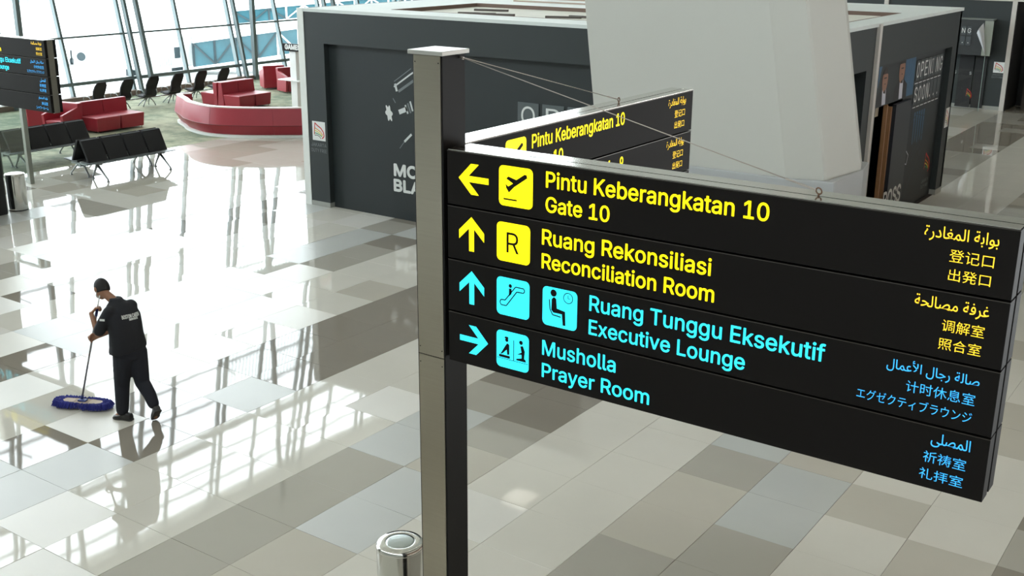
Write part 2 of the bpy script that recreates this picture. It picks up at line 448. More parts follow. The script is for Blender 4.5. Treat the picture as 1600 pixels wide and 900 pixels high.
def arrow_poly(d, s):     # d: 'L','R','U', s = size
    P = [(0, .5), (.40, .90), (.60, .90), (.32, .60), (1, .60), (1, .40), (.32, .40), (.60, .10), (.40, .10)]
    P = [(0, .5), (.42, 1), (.68, 1), (.34, .60), (1, .60), (1, .40), (.34, .40), (.68, 0), (.42, 0)]
    if d == 'R': P = [(1-x, y) for x, y in P]
    if d == 'U': P = [(y, 1-x) for x, y in P]
    return [(x*s[0], y*s[1]) for x, y in P]
def concave(mb, poly, O, U, V, mi=0):
    # triangulated flat polygon
    from mathutils.geometry import tessellate_polygon
    O, U, V = Vector(O), Vector(U), Vector(V)
    T = tessellate_polygon([[Vector((x, y, 0)) for x, y in poly]])
    mb.add([O+U*x+V*y for x, y in poly], [tuple(t) for t in T], mi)
def pictogram(par, kind, O, U, V, s, m, dark):
    U, V, O = Vector(U), Vector(V), Vector(O); n = U.cross(V).normalized()
    b = MB(); b.prism(rrect(s, s, s*.13), 0, O+n*.0012, U, V)
    O2 = O+n*.0020; q = lambda P: [(x*s, y*s) for x, y in P]
    if kind == 'plane':
        concave(b, q([(.20, .55), (.22, .45), (.30, .34), (.46, .50), (.84, .76), (.82, .83), (.76, .84), (.52, .68), (.28, .74), (.22, .68), (.42, .58), (.28, .49)]), O2, U, V, 1)
        b.prism(q([(.14, .15), (.54, .15), (.54, .19), (.14, .19)]), 0, O2, U, V, 1)
    if kind == 'R':
        lettering(None, 'R', None, O2+U*s*.3+V*s*.24, U, V, s*.37, height=s*.52, mb=b, mi=1)
    if kind == 'escalator':
        stroke(b, q([(.14, .26), (.30, .26), (.62, .68), (.82, .68), (.86, .74), (.82, .80), (.58, .80), (.26, .40), (.14, .40), (.10, .33), (.14, .26)]), s*.028, O2, U, V, 1)
        b.prism(q(circ(.42, .80, .05)), 0, O2, U, V, 1); b.prism(q([(.38, .52), (.46, .60), (.46, .73), (.38, .73)]), 0, O2, U, V, 1)
    if kind == 'waiting':
        b.prism(q(circ(.32, .86, .09)), 0, O2, U, V, 1)
        concave(b, q([(.26, .42), (.27, .70), (.33, .76), (.40, .72), (.42, .48), (.66, .44), (.68, .08), (.60, .08), (.57, .36), (.32, .36)]), O2, U, V, 1)
        stroke(b, q([(.20, .68), (.22, .44), (.30, .30), (.54, .28)]), s*.03, O2, U, V, 1)
        C = circ(.74, .80, .13, 24); stroke(b, q(C+[C[0]]), s*.02, O2, U, V, 1); stroke(b, q([(.74, .88), (.74, .79), (.80, .80)]), s*.014, O2, U, V, 1)
    if kind == 'prayer':
        stroke(b, q([(0.02, .24), (.98, .24)]), s*.014, O2, U, V, 1); stroke(b, q([(.54, .24), (.54, .80)]), s*.022, O2, U, V, 1)
        b.prism(q(circ(.32, .76, .05)), 0, O2, U, V, 1); b.prism(q([(.25, .80), (.38, .80), (.36, .85), (.27, .85)]), 0, O2, U, V, 1)
        concave(b, q([(.12, .34), (.28, .60), (.34, .68), (.40, .64), (.40, .38), (.34, .36), (.32, .50), (.20, .38)]), O2, U, V, 1)
        b.prism(q([(.08, .27), (.42, .27), (.42, .34), (.08, .34)]), 0, O2, U, V, 1)
        b.prism(q(circ(.76, .78, .055)), 0, O2, U, V, 1)
        concave(b, q([(.62, .28), (.92, .28), (.90, .34), (.86, .36), (.88, .56), (.82, .70), (.74, .68), (.78, .52), (.64, .44), (.78, .46), (.78, .36), (.62, .32)]), O2, U, V, 1)
    return b.build('pictogram', [m, dark], par, norm=False)
ROWS = [
 dict(a='L', ic=['plane'], c=0, t=('Pintu Keberangkatan 10', 'Gate 10'), ar='بوابة المغادرة', cj=('登记口', '出発口'),
      p=dict(aw=(.230, .194), x1=-3.584, w1=1.392, w2=.434, arw=.342, cw=.204, jw=.194)),
 dict(a='U', ic=['R'], c=0, t=('Ruang Rekonsiliasi', 'Reconciliation Room'), ar='غرفة مصالحة', cj=('调解室', '照合室'),
      p=dict(aw=(.196, .222), x1=-3.606, w1=1.106, w2=1.133, arw=.350, cw=.198, jw=.200)),
 dict(a='U', ic=['escalator', 'waiting'], c=1, t=('Ruang Tunggu Eksekutif', 'Executive Lounge'), ar='صالة رجال الأعمال', cj=('计时休息室', 'エグゼクティブラウンジ'),
      p=dict(aw=(.196, .222), x1=-3.263, w1=1.437, w2=.997, arw=.45, cw=.333, jw=.572)),
 dict(a='R', ic=['prayer'], c=1, t=('Musholla', 'Prayer Room'), ar='المصلى', cj=('祈祷室', '礼拝室'),
      p=dict(aw=(.227, .194), x1=-3.593, w1=.519, w2=.751, arw=.19, cw=.208, jw=.214)),
]
def sign_row(par, row, O, U, zc, first, s=1.0, front=True, L=3.36, T=.1, q_=1.0, ox=0):
    """one backlit box; O = top-left-front corner of the row"""
    U = Vector(U); N = U.cross(Z3).normalized(); h = .342*s
    P = []
    mb = MB()
    a = O; b_ = O+U*L
    pts = [a, b_, b_-N*T, a-N*T]
    mb.add([p-Z3*h for p in pts]+[p for p in pts], [(0, 1, 2, 3), (4, 5, 6, 7), (0, 1, 5, 4), (1, 2, 6, 5), (2, 3, 7, 6), (3, 0, 4, 7)])
    # thin alloy rail along upper front edge
    pn = mb.build('sign_panel', blackm, par, bevel=.002)
    r = MB(); r.bar(a-Z3*.003+N*.001-U*0, b_-Z3*.003+N*.001, .004, .004); r.build('edge_rail', mat('dark_alloy', srgb(96, 92, 88), .3, 1), pn)
    if not row: return pn
    F = O+N*.0005-Z3*h     # lower-left front
    big, small = (yel, yel2) if row['c'] == 0 else (cya, cya2)
    p = row['p']; X0 = -4.327
    q = lambda x, z: F+U*((x-X0)*s*q_+ox)+Z3*(z*s)
    aw = p['aw']; ab = MB()
    concave(ab, arrow_poly(row['a'], (aw[0]*s*q_, aw[1]*s)), q(-4.236, .178-aw[1]/2)+N*.0012, U, Z3)
    ab.build('arrow', big, pn, norm=False)
    for k, ic in enumerate(row['ic']): pictogram(pn, ic, q(-3.942+.345*k+(.015 if ic == 'plane' else 0), .048), U, Z3, .248*s, big, blackm)
    lettering(pn, row['t'][0], big, q(p['x1'], .201), U, Z3, p['w1']*s*q_, cap=.094*s, bold=.0019*s)
    lettering(pn, row['t'][1], big, q(p['x1'], .053), U, Z3, p['w2']*s*q_, cap=.091*s, bold=.0019*s)
    xr = -1.048
    lettering(pn, arabic(row['ar']), small, q(xr-p['arw']-.006, .232), U, Z3, p['arw']*s*q_, height=.078*s, off=.003)
    lettering(pn, row['cj'][0], small, q(xr-.016-p['cw'], .142), U, Z3, p['cw']*s*q_, height=.062*s, off=-.004)
    lettering(pn, row['cj'][1], small, q(xr-.02-p['jw'], .048), U, Z3, p['jw']*s*q_, height=.06*s, off=-.004)
    return pn
PX0, PX1, PY0, PY1 = -4.596, -4.361, 5.476, 5.711
wf = thing('wayfinding_sign', 'large black signpost on steel post with two arms of yellow and cyan lettering', 'sign', ((PX0+PX1)/2, (PY0+PY1)/2, 0))
MB().box(PX0, PX1, PY0+.004, PY1, 0, 4.675).build('post', blackp, wf, bevel=.003)
for z0, z1 in ((0.02, 2.694), (2.700, 4.672)):
    o = MB().box(PX0+.012, PX1-.012, PY0-.002, PY0+.004, z0, z1).build('steel_cladding', steel, wf, bevel=.001); o['label'] = 'brushed steel cladding strip on post face'
for z in (.06, 2.64, 2.75, 4.63):
    for x in (PX0+.025, PX1-.025): MB().tube([(x, PY0-.002, z), (x, PY0-.0045, z)], .004, 8).build('screw', blackp, wf)
MB().box(PX0-.02, PX1+.02, PY0-.02, PY1+.02, 4.676, 4.703).build('post_cap', mat('cap_steel', srgb(200, 200, 195), .35, .8), wf, bevel=.003)
MB().box(PX0-.06, PX1+.06, PY0-.06, PY1+.06, 0, .02).build('base_plate', steel, wf)
ZT = 4.104; RP = .352
# arm along +X, facing the camera
for k, row in enumerate(ROWS):
    sign_row(wf, row, Vector((-4.327, PY0, ZT-RP*k)), X3, 0, k == 0)
    sign_row(wf, None, Vector((-.967, PY0+.235, ZT-RP*k)), -X3, 0, k == 0)
def arm_top(par, A, B, Nn, w):
    A, B, Nn = Vector(A), Vector(B), Vector(Nn)
    m = MB()
    up = Z3*.0015
    def strip(a, b, z0, z1):
        P = [A+Nn*a, B+Nn*a, B+Nn*b, A+Nn*b]; m.add([p+Z3*z0 for p in P]+[p+Z3*z1 for p in P], [(0, 1, 2, 3), (4, 5, 6, 7), (0, 1, 5, 4), (1, 2, 6, 5), (2, 3, 7, 6), (3, 0, 4, 7)])
    strip(.003, w*.40, .0005, .006); strip(w*.45, w-.003, .0005, .006)
    o = m.build('top_plate', mat('top_alloy', srgb(214, 212, 206), .14, 1, bump=.0008, bscale=5), par); return o
arm_top(wf, (-4.32, PY0, ZT), (-.972, PY0, ZT), (0, 1, 0), .235)
MB().box(-4.36, -1.0, PY0+.102, PY0+.133, 2.76, ZT-.004).build('arm_core', blackp, wf)
# arm along +Y, facing right
RB = [dict(ROWS[0]), dict(ROWS[0], t=('Pintu Keberangkatan 1 - 9', 'Gate 1 - 9')), None, None]
YB0 = PY1+.0
for k, row in enumerate(RB):
    sign_row(wf, row, Vector((PX1, YB0-.0, ZT-RP*k)), Y3, 0, k == 0, L=3.25, q_=.931, ox=.068)
    sign_row(wf, None, Vector((PX0+.02, YB0+3.25, ZT-RP*k)), -Y3, 0, k == 0, L=3.25)
arm_top(wf, (PX1, YB0, ZT), (PX1, YB0+3.25, ZT), (-1, 0, 0), .213)
MB().box(-4.492, -4.466, YB0, YB0+3.2, 2.76, ZT-.004).build('arm_core', blackp, wf)
cab = mat('steel_cable', srgb(176, 168, 160), .4, .7)
for k, (A, B) in enumerate((((-4.363, 5.66, 4.655), (-1.975, 5.585, 4.135)), ((-4.44, 5.713, 4.655), (-4.47, 7.86, 4.135)))):
    A, B = Vector(A), Vector(B); d = (B-A).normalized()
    m = MB(); m.tube([A, B-d*.18], .0032, 6); m.tube([B-d*.19, B-d*.13], .006, 6)
    lp = [B-d*.13+Vector((0, 0, 0))]
    sd = d.cross(Z3).normalized()
    ring = [B-d*.075+d*(.06*math.cos(t))+sd*(.012*math.sin(t)) for t in [i*math.pi/8 for i in range(17)]]
    m.tube(ring, .003, 6); m.build('stay_cable', cab, wf, smooth=True)
    e = MB(); e.tube([B+Z3*(-.028), B+Z3*(-.012)], .006, 8)
    e.tube([B+d*(.016*math.cos(t))+Z3*(.016*math.sin(t)) for t in [i*math.pi/8 for i in range(17)]], .004, 6); e.build('eye_bolt', mat('rusty_bolt', srgb(120, 92, 74), .5, .7), wf, smooth=True)
    m = MB(); m.tube([A, A+Vector((0, 0, .0))+d*.03], .009, 8); m.build('cable_anchor', cab, wf)

# ------------------------------------------------------------------ distant wayfinding post
s2 = .83
w2 = thing('wayfinding_sign', 'smaller distant black signpost cut off by left edge, above the glass screen', 'sign', (-19.75, 10.95, 0))
L2 = 3.36*s2
for k, row in enumerate([ROWS[1], ROWS[2], dict(ROWS[3], a='U'), dict(ROWS[3], t=('Shower Room', 'Kamar Mandi'), ar='غرف الاستحمام', cj=('淋浴室', 'シャワールーム'), p=dict(ROWS[3]['p'], arw=.30, jw=.40))]):
    z = 3.678-.295*k
    sign_row(w2, row, Vector((-16.83-L2, 10.86, z)), X3, 0, k == 0, s=s2, L=L2, T=.05)
    sign_row(w2, None, Vector((-16.83, 11.07, z)), -X3, 0, k == 0, s=s2, L=L2, T=.05)
MB().box(-16.83-L2, -16.835, 10.912, 11.018, 2.5, 3.672).build('arm_core', steel, w2)
MB().box(-16.83-L2+.02, -16.85, 10.862, 11.068, 3.679, 3.685).build('top_plate', MC['top_alloy'], w2)
MB().box(-16.83-L2-.2, -16.83-L2, 10.87, 11.07, 0, 4.15).build('post', blackp, w2, bevel=.003)
MB().box(-16.83-L2-.185, -16.83-L2-.015, 10.862, 10.87, .02, 4.14).build('steel_cladding', steel, w2)
MB().box(-16.83-L2-.22, -16.83-L2+.02, 10.85, 11.09, 4.151, 4.175).build('post_cap', MC['cap_steel'], w2)

# ------------------------------------------------------------------ litter bins
def bin_(x, y, label, r=.19):
    t = thing('litter_bin', label, 'bin', (x, y, 0), group=None)
    MB().lathe([(r*.97, .001), (r*.99, .02)], n=40).build('foot_ring', blackp, t, local=True, smooth=True)
    MB().lathe([(r, .02), (r, .70)], n=48, cap=False).build('body', chrome, t, local=True, smooth=True)
    MB().lathe([(r, .70), (r+.004, .705), (r+.004, .722), (r, .73), (r*.93, .745), (r*.66, .752), (r*.62, .749)], n=48, cap=False).build('rim', chrome, t, local=True, smooth=True)
    MB().lathe([(r*.62, .742), (r*.61, .748), (r*.5, .751), (0.001, .752)], n=40, cap=True).build('flap', mat('worn_steel', srgb(176, 184, 182), .22, .9, noise=.2, nscale=30, bump=.001, bscale=40), t, local=True, smooth=True)
    return t
bin_(-5.307, 6.055, 'polished steel cylinder bin beside the foot of the near signpost')
bin_(-20.85, 12.47, 'polished steel cylinder bin far left, by black pillar and glass screen')

# ------------------------------------------------------------------ emblems
def wing_emblem(par, O, U, V, w, h, board=True):
    b = MB(); U, V, O = Vector(U), Vector(V), Vector(O); n = U.cross(V).normalized()
    if board: b.prism([(0, 0), (w, 0), (w, h), (0, h)], 0, O+n*.002, U, V, 0)
    O2 = O+n*.004; q = lambda P: [(x*w, y*h) for x, y in P]
    stroke(b, q([(.22, .92), (.16, .5), (.14, .3)]), .06*w, O2, U, V, 1)
    stroke(b, q([(.20, .92), (.42, .78), (.68, .66), (.86, .46), (.90, .26), (.74, .12)]), .07*w, O2, U, V, 1)
    stroke(b, q([(.18, .66), (.40, .58), (.66, .46), (.80, .30)]), .05*w, O2, U, V, 2)
    stroke(b, q([(.16, .52), (.38, .47), (.60, .38), (.76, .26)]), .05*w, O2, U, V, 3)
    stroke(b, q([(.15, .38), (.36, .37), (.58, .30), (.72, .22)]), .05*w, O2, U, V, 4)
    stroke(b, q([(.16, .26), (.36, .28), (.54, .22), (.66, .10)]), .04*w, O2, U, V, 5)
    o = b.build('emblem', [mat('emblem_white', srgb(225, 228, 226), .5), mat('emblem_red', srgb(196, 44, 44), .5), mat('emblem_orange', srgb(222, 140, 40), .5), mat('emblem_yellow', srgb(214, 200, 60), .5),
                           mat('emblem_green', srgb(60, 140, 80), .5), mat('emblem_dark', srgb(50, 50, 60), .5)], par, norm=False); return o
lett_w = mat('pale_lettering', srgb(214, 218, 216), .5); lett_g = mat('grey_lettering', srgb(120, 126, 126), .5)

# ------------------------------------------------------------------ kiosk
kio = thing('shop_kiosk', 'charcoal hoarded retail kiosk with pale roof in the middle of the hall', 'kiosk', (-11.4, 20.8, 0))
KH = 3.945
def kb(name, a, m, bevel=0): return MB().box(*a).build(name, m, kio, bevel=bevel)
kb('corner_post', (-16.61, -16.44, 16.29, 16.45, 0, KH), white)
kb('side_wall', (-16.55, -16.44, 16.45, 25.3, 0, KH), hoard)
kb('front_frame', (-16.44, -15.92, 16.30, 16.5, .1, 3.29), hoard)
kb('front_fascia', (-16.44, -6.25, 16.30, 16.5, 3.29, KH-.05), hoard)
kb('front_frame', (-6.8, -6.25, 16.30, 16.5, .1, 3.29), hoard)
kb('front_panel', (-15.92, -6.8, 16.43, 16.5, .0, 3.29), hoard2)
kb('kickboard', (-16.44, -15.92, 16.295, 16.45, 0, .1), mat('grey_skirting', srgb(150, 152, 146), .5))
# printed front: letters, pen picture, flip tiles
fy = 16.43-.003
f = lambda x, z: Vector((x*1.0085, fy, 5.4-(5.4-z)*1.0085))
lettering(kio, 'MONT', lett_w, f(-14.17, .90), X3, Z3, 1.12, cap=.22, bold=.016)
lettering(kio, 'BLANC', lett_w, f(-14.18, .60), X3, Z3, 1.20, cap=.22, bold=.016)
sb = MB(); st = []
for k in range(36):
    a = 2*math.pi*k/36; r = .125*(1+.22*math.cos(6*a)); st.append((r*.62*math.cos(a)-.35*r*math.sin(a)*.6, r*1.12*math.sin(a)))
sb.prism(st, 0, f(-14.27, 2.09), X3, Z3); sb.build('star_emblem', lett_w, kio, norm=False)
pb = MB()
for pts, w, mi in (([(-14.13, 2.60), (-13.72, 2.86), (-13.3, 3.1)], .03, 0), ([(-14.12, 2.70), (-13.7, 2.97)], .016, 1), ([(-14.02, 2.52), (-13.66, 2.74), (-13.3, 2.95)], .05, 1), ([(-14.10, 2.66), (-14.06, 2.52)], .05, 0),
                   ([(-14.02, 2.13), (-13.82, 2.21)], .09, 0), ([(-13.86, 2.28), (-13.80, 2.12)], .04, 0), ([(-13.80, 2.32), (-13.73, 2.14)], .04, 1), ([(-13.74, 2.36), (-13.68, 2.18)], .04, 0),
                   ([(-14.1, 2.30), (-14.16, 2.38)], .02, 1), ([(-13.72, 1.74), (-13.9, 1.58)], .045, 0), ([(-13.9, 1.58), (-14.02, 1.44)], .015, 1), ([(-13.6, 2.26), (-12.9, 2.7)], .22, 1)):
    stroke(pb, [((x*1.0085), 5.4-(5.4-z)*1.0085) for x, z in pts], w, (0, fy, 0), X3, Z3, mi)
pb.build('pen_print', [mat('print_white', srgb(200, 206, 206), .5), mat('print_grey', srgb(110, 118, 120), .5)], kio, norm=False)
tilem = mat('flip_tile', srgb(84, 92, 94), .5)
for row, word in enumerate(('OPENING', 'SOON...')):
    for k, chh in enumerate(word):
        x = -11.28+.515*k; z = 2.13-.56*row
        if -8.8 < x < -4 and False: continue
        o = MB().box(x*1.0085, x*1.0085+.45, fy-.012, fy, 5.4-(5.4-z)*1.0085, 5.4-(5.4-z-.44)*1.0085).build('flip_tile', tilem, kio, bevel=.01)
        lettering(o, chh, lett_w, Vector((x*1.0085+.08, fy-.0135, 5.4-(5.4-z-.05)*1.0085)), X3, Z3, .29 if chh not in 'I.' else .08, height=.33 if chh != '.' else .08)
f2 = lambda x, z: Vector((x, 16.297, z))
wing_emblem(kio, f2(-16.33, 1.36), X3, Z3, .355, .385)
lettering(kio, 'JAKARTA', lett_g, f2(-16.38, 1.235), X3, Z3, .42, cap=.07, off=.01)
lettering(kio, 'DUTY FREE', lett_g, f2(-16.38, 1.12), X3, Z3, .42, cap=.07, off=-.005)
# roof
rf = mat('kiosk_roof_white', srgb(205, 212, 210), .6, noise=.04, nscale=1.5); rin = mat('roof_recess_board', srgb(206, 206, 196), .7, noise=.12, nscale=3); brn = mat('brown_trim', srgb(112, 92, 82), .6)
Rz = KH
def roofbox(x0, x1, y0, y1, nm='roof_panel'): return kb(nm, (x0, x1, y0, y1, Rz-.06, Rz), rf)
roofbox(-16.45, -6.22, 16.29, 17.1); roofbox(-16.45, -14.85, 17.1, 25.42); roofbox(-14.85, -10.1, 19.85, 25.42)
roofbox(-10.1, -9.4, 17.1, 25.42); roofbox(-9.4, -6.22, 22.72, 25.42); roofbox(-6.72, -6.22, 17.1, 22.72); roofbox(-9.4, -6.72, 17.1, 17.6)
for x0, x1, y0, y1 in ((-14.85, -10.1, 17.1, 19.85), (-9.4, -6.72, 17.6, 22.72)):
    kb('roof_recess', (x0, x1, y0, y1, Rz-.12, Rz-.07), rin)
    m = MB(); t_ = .025
    m.box(x0, x1, y1-t_, y1, Rz-.07, Rz+.004); m.box(x0, x0+t_, y0, y1, Rz-.07, Rz+.004); m.box(x1-t_, x1, y0, y1, Rz-.07, Rz+.004); m.box(x0, x1, y0, y0+t_, Rz-.07, Rz+.004)
    m.build('recess_trim', brn, kio)
    for k in range(6):
        xx = x0+.3+(x1-x0-.8)*hsh(k, int(x0*10)); yy = y0+.3+(y1-y0-.8)*hsh(k, int(y0*10), 2)
        m = MB(); m.bar((xx, yy, Rz-.05), (xx+.4+.4*hsh(k, 1), yy+.3*hsh(k, 2), Rz-.05), .07, .04); m.build('roof_offcut', mat('dark_offcut', srgb(90, 84, 80), .7), kio)
for y in (20.9, 22.0, 23.6):
    MB().bar((-14.6, y, Rz+.015), (-10.3, y, Rz+.015), .06, .03).build('roof_batten', mat('tan_batten', srgb(178, 160, 146), .6), kio)
kb('ceiling_board', (-16.4, -6.3, 16.5, 25.3, Rz-.3, Rz-.24), brn)
# right side
kb('side_fascia', (-6.45, -6.25, 16.5, 25.42, 3.17, KH-.05), hoard)
kb('side_frame', (-6.45, -6.25, 16.5, 18.2, 0, 3.17), hoard)
kb('side_frame', (-6.45, -6.25, 19.49, 20.2, 0, 3.17), hoard)
kb('side_frame', (-6.45, -6.25, 24.95, 25.42, .12, 3.17), hoard)
kb('kickboard', (-6.45, -6.245, 24.95, 25.43, 0, .12), MC['grey_skirting'])
kb('corner_post', (-6.25, -6.19, 19.84, 19.97, 0, KH-.02), mat('post_white', srgb(196, 192, 186), .5))
kb('back_wall', (-16.44, -6.25, 25.3, 25.42, 0, KH-.06), hoard)
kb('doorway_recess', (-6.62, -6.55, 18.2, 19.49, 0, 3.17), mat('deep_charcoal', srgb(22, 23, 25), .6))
kb('poster_board', (-6.45, -6.38, 20.2, 24.95, 2.38, 3.17), hoard2)
kb('poster_board', (-6.45, -6.38, 22.25, 24.95, .02, 2.38), hoard2)
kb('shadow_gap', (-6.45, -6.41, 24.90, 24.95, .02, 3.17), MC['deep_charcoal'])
woodm = mat('door_wood', srgb(150, 112, 78), .5, noise=.15, nscale=6)
kb('door_jamb', (-6.42, -6.35, 21.22, 21.27, 0, 2.38), woodm)
kb('door_edge', (-6.45, -6.37, 21.55, 21.62, 0, 2.3), woodm)
lf = kb('door_leaf', (-6.37, -6.30, 21.62, 22.60, .0, 2.34), mat('door_navy', srgb(38, 44, 52), .4))
kb('interior_back', (-8.2, -8.1, 19.9, 22.8, 0, 3.6), mat('dark_interior', srgb(44, 36, 32), .8))
kb('interior_shelf', (-8.0, -6.6, 20.3, 21.2, 1.88, 1.94), mat('shelf_grey', srgb(120, 108, 94), .6))
kb('interior_shelf', (-8.0, -6.6, 20.3, 21.2, 1.28, 1.33), MC['shelf_grey'])
kb('interior_header', (-6.7, -6.5, 20.25, 21.2, 2.16, 2.36), mat('pale_header', srgb(168, 158, 138), .6))
kb('interior_floor', (-16.3, -6.3, 16.6, 25.3, 0, .01), MC['dark_interior'])
pX = -6.378
Q = lambda y, z, d=0: Vector((pX+.002+d, y, z))
# poster: two men in dinner jackets, flip lettering, car outline
po = MB(); mats_p = [mat('poster_blue', srgb(52, 92, 122), .5, noise=.35, nscale=9, stretch=(1, 5, 1)), mat('poster_skin', srgb(142, 104, 84), .5, noise=.1), mat('poster_black', srgb(24, 26, 30), .5), mat('poster_shirt', srgb(196, 198, 210), .5), mat('poster_hair', srgb(40, 32, 28), .5), mat('poster_navy', srgb(40, 54, 68), .5, noise=.1)]
U, V = Y3, Z3
def pp(poly, mi, d=0): concave(po, poly, Q(0, 0, d), U, V, mi)
pp([(20.35, 2.44), (20.62, 2.75), (20.78, 3.16), (20.48, 3.16)], 0)
pp([(22.2, 2.40), (22.85, 2.40), (22.85, 3.16), (22.2, 3.16)], 0)
for cx, cz, s_, lean in ((20.98, 2.86, .17, .02), (22.0, 2.95, .19, .0)):
    pp([(cx-.42, 2.40), (cx+.42, 2.40), (cx+.40, cz-.30), (cx+.14, cz-.17), (cx-.14, cz-.17), (cx-.38, cz-.30)], 2, .001)
    pp([(cx-.05, 2.40), (cx+.16, 2.40), (cx+.12, cz-.16), (cx-.09, cz-.16)], 3, .002)
    pp([(cx-.03, cz-.22), (cx+.10, cz-.18), (cx+.10, cz-.26), (cx-.03, cz-.24)], 2, .003)
    pp([(x*s_*.95+cx+lean, z*s_*1.35+cz) for x, z in [(math.cos(a*math.pi/8), math.sin(a*math.pi/8)) for a in range(16)] if True and z*s_*1.35+cz < 3.16], 1, .0025)
    pp([(cx+lean+s_*.95*math.cos(a*math.pi/8), min(3.165, cz+s_*1.4*math.sin(a*math.pi/8))) for a in range(1, 8)]+[(cx-.02-s_*.6, cz+s_*.62), (cx+s_*.7, cz+s_*.62)], 4, .003)
    pp([(cx+lean-.07, cz+.02), (cx+lean+.08, cz+.02), (cx+lean+.08, cz+.045), (cx+lean-.07, cz+.045)], 4, .0035)
    pp([(cx+lean-.03, cz-.085), (cx+lean+.05, cz-.085), (cx+lean+.05, cz-.07), (cx+lean-.03, cz-.07)], 4, .0035)
for k in range(5):
    y = 23.15+.16*k; pp([(y, 2.0), (y+.09, 2.0), (y+.08, 1.35+.1*(k % 2)), (y+.03, 1.35)], 0, .001)
for pts in ([(22.72, 1.25), (22.80, 1.02), (22.95, .98), (23.02, 1.16), (22.85, 1.27), (22.72, 1.25)], [(22.75, .95), (22.82, .75), (22.95, .55), (22.9, .4)], [(22.7, .42), (22.62, .2), (23.0, .3), (23.4, .75), (23.9, 1.15)],
            [(23.2, 1.12), (23.9, 1.5)], [(23.25, 1.02), (23.75, 1.25)], [(22.8, 1.75), (23.3, 1.95), (23.9, 1.85), (24.1, 1.5)], [(22.9, 2.2), (23.15, 1.8)]):
    stroke(po, pts, .022, Q(0, 0, .004), U, V, 3 if len(pts) > 5 else 5)
po.build('poster_print', mats_p, kio, norm=False)
for z, word, y0, w in ((2.68, 'OPENING', 22.93, 1.86), (2.20, 'SOON...', 22.93, 1.80)):
    for k, chh in enumerate(word):
        y = y0+.268*k
        o = MB().box(pX, pX+.012, y-.01, y+.235, z-.03, z+.36).build('flip_tile', mat('flip_tile_dark', srgb(66, 73, 76), .5), kio)
        lettering(o, chh, lett_w, Vector((pX+.0135, y+.02, z+.02)), Y3, Z3, .19 if chh not in 'I.' else .05, height=.30 if chh != '.' else .05)
    m = MB()
    for k in range(7): stroke(m, [(y0+.268*k+.01, z-.09), (y0+.268*k+.22, z-.09)], .018, (pX+.003, 0, 0), Y3, Z3)
    m.build('dash_line', lett_w, kio, norm=False)
lettering(kio, 'BOSS', lett_w, Vector((-6.297, 21.40, .34)), Y3, Z3, 1.08, cap=.34, bold=.012)
wing_emblem(kio, Vector((pX+.001, 24.25, .5)), Y3, Z3, .5, .55, board=False)
lettering(kio, 'JAKARTA', lett_g, Vector((pX+.002, 24.25, .36)), Y3, Z3, .5, cap=.07)
lettering(kio, 'DUTY FREE', lett_g, Vector((pX+.002, 24.25, .24)), Y3, Z3, .5, cap=.07)
wing_emblem(kio, Vector((-6.248, 25.05, 1.45)), Y3, Z3, .28, .42)

# ------------------------------------------------------------------ big column
clm = mat('column_cladding', srgb(188, 190, 184), .55, noise=.02, nscale=1)
def rr(x0, xr, xc, xb, z, y0=14.2, yc=14.34, yb=15.35):
    P = [(x0, y0), (xr, y0)]
    # rounded/chamfered near corner
    P += [(xr+(xc-xr)*.93, y0+(yc-y0)*.86), (xc-.006, yc+.02), (xc+.004, yc+.07)]
    P += [(xb, yb), (xb-.15, yb+.5), (x0+.3, yb+.5), (x0, yb+.1)]
    return [(a, b, z) for a, b in P]
colm = thing('hall_column', 'massive pale leaning column on a grey plinth behind the near signpost', 'column', (-6.8, 14.9, 0))
lv = [(2.3, -8.40, -5.487, -4.973, -4.865), (4.58, -8.70, -5.911, -5.425, -5.312)]
def cl(z):
    t = (z-2.3)/(4.58-2.3); return [lv[0][k]+(lv[1][k]-lv[0][k])*t for k in range(1, 5)]
MB().rings([rr(*cl(2.3), 2.3), rr(*cl(17.25), 17.25)]).build('shaft', clm, colm)
MB().prism([(-8.55, 14.14), (-5.45, 14.14), (-4.86, 14.28), (-4.84, 15.40), (-4.95, 15.95), (-8.2, 15.95), (-8.55, 15.6)], 2.3, (0, 0, 0), X3, Y3).build('plinth', mat('plinth_grey', srgb(168, 172, 174), .3), colm, bevel=.01)

# ------------------------------------------------------------------ far hoarding at the right
YW = 38.9
hz = thing('shop_hoarding', 'long charcoal hoarding with white posts across the far right end', 'hoarding', (-8, 39, 0))
def hb(name, a, m, bevel=0): return MB().box(*a).build(name, m, hz, bevel=bevel)
for x0, x1 in ((-22, -12.08), (-11.96, -8.06)): hb('hoarding_panel', (x0, x1, YW, YW+.12, .12, 3.42), hoard)
hb('kickboard', (-22, -8.06, YW-.01, YW+.1, 0, .12), MC['grey_skirting'])
for x in (-12.02, -8.0, -3.4): hb('white_post', (x-.07, x+.07, YW-.05, YW+.15, 0, 3.46), MC['post_white'])
hb('top_rail', (-22, 3, YW-.06, YW+.2, 3.42, 3.52), MC['post_white'])
hb('upper_panel', (-22, 3, YW+.02, YW+.14, 3.52, 5.2), hoard)
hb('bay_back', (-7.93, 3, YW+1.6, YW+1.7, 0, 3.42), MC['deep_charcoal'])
hb('bay_panel', (-7.6, -6.2, YW+.9, YW+.98, 0, 2.5), mat('bay_brown', srgb(66, 60, 56), .7))
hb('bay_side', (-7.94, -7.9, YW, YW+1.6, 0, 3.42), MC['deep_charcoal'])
wing_emblem(hz, Vector((-8.40, YW-.004, 1.19)), X3, Z3, .32, .34)
lettering(hz, 'JAKARTA', lett_g, Vector((-8.42, YW-.002, 1.10)), X3, Z3, .36, cap=.055)
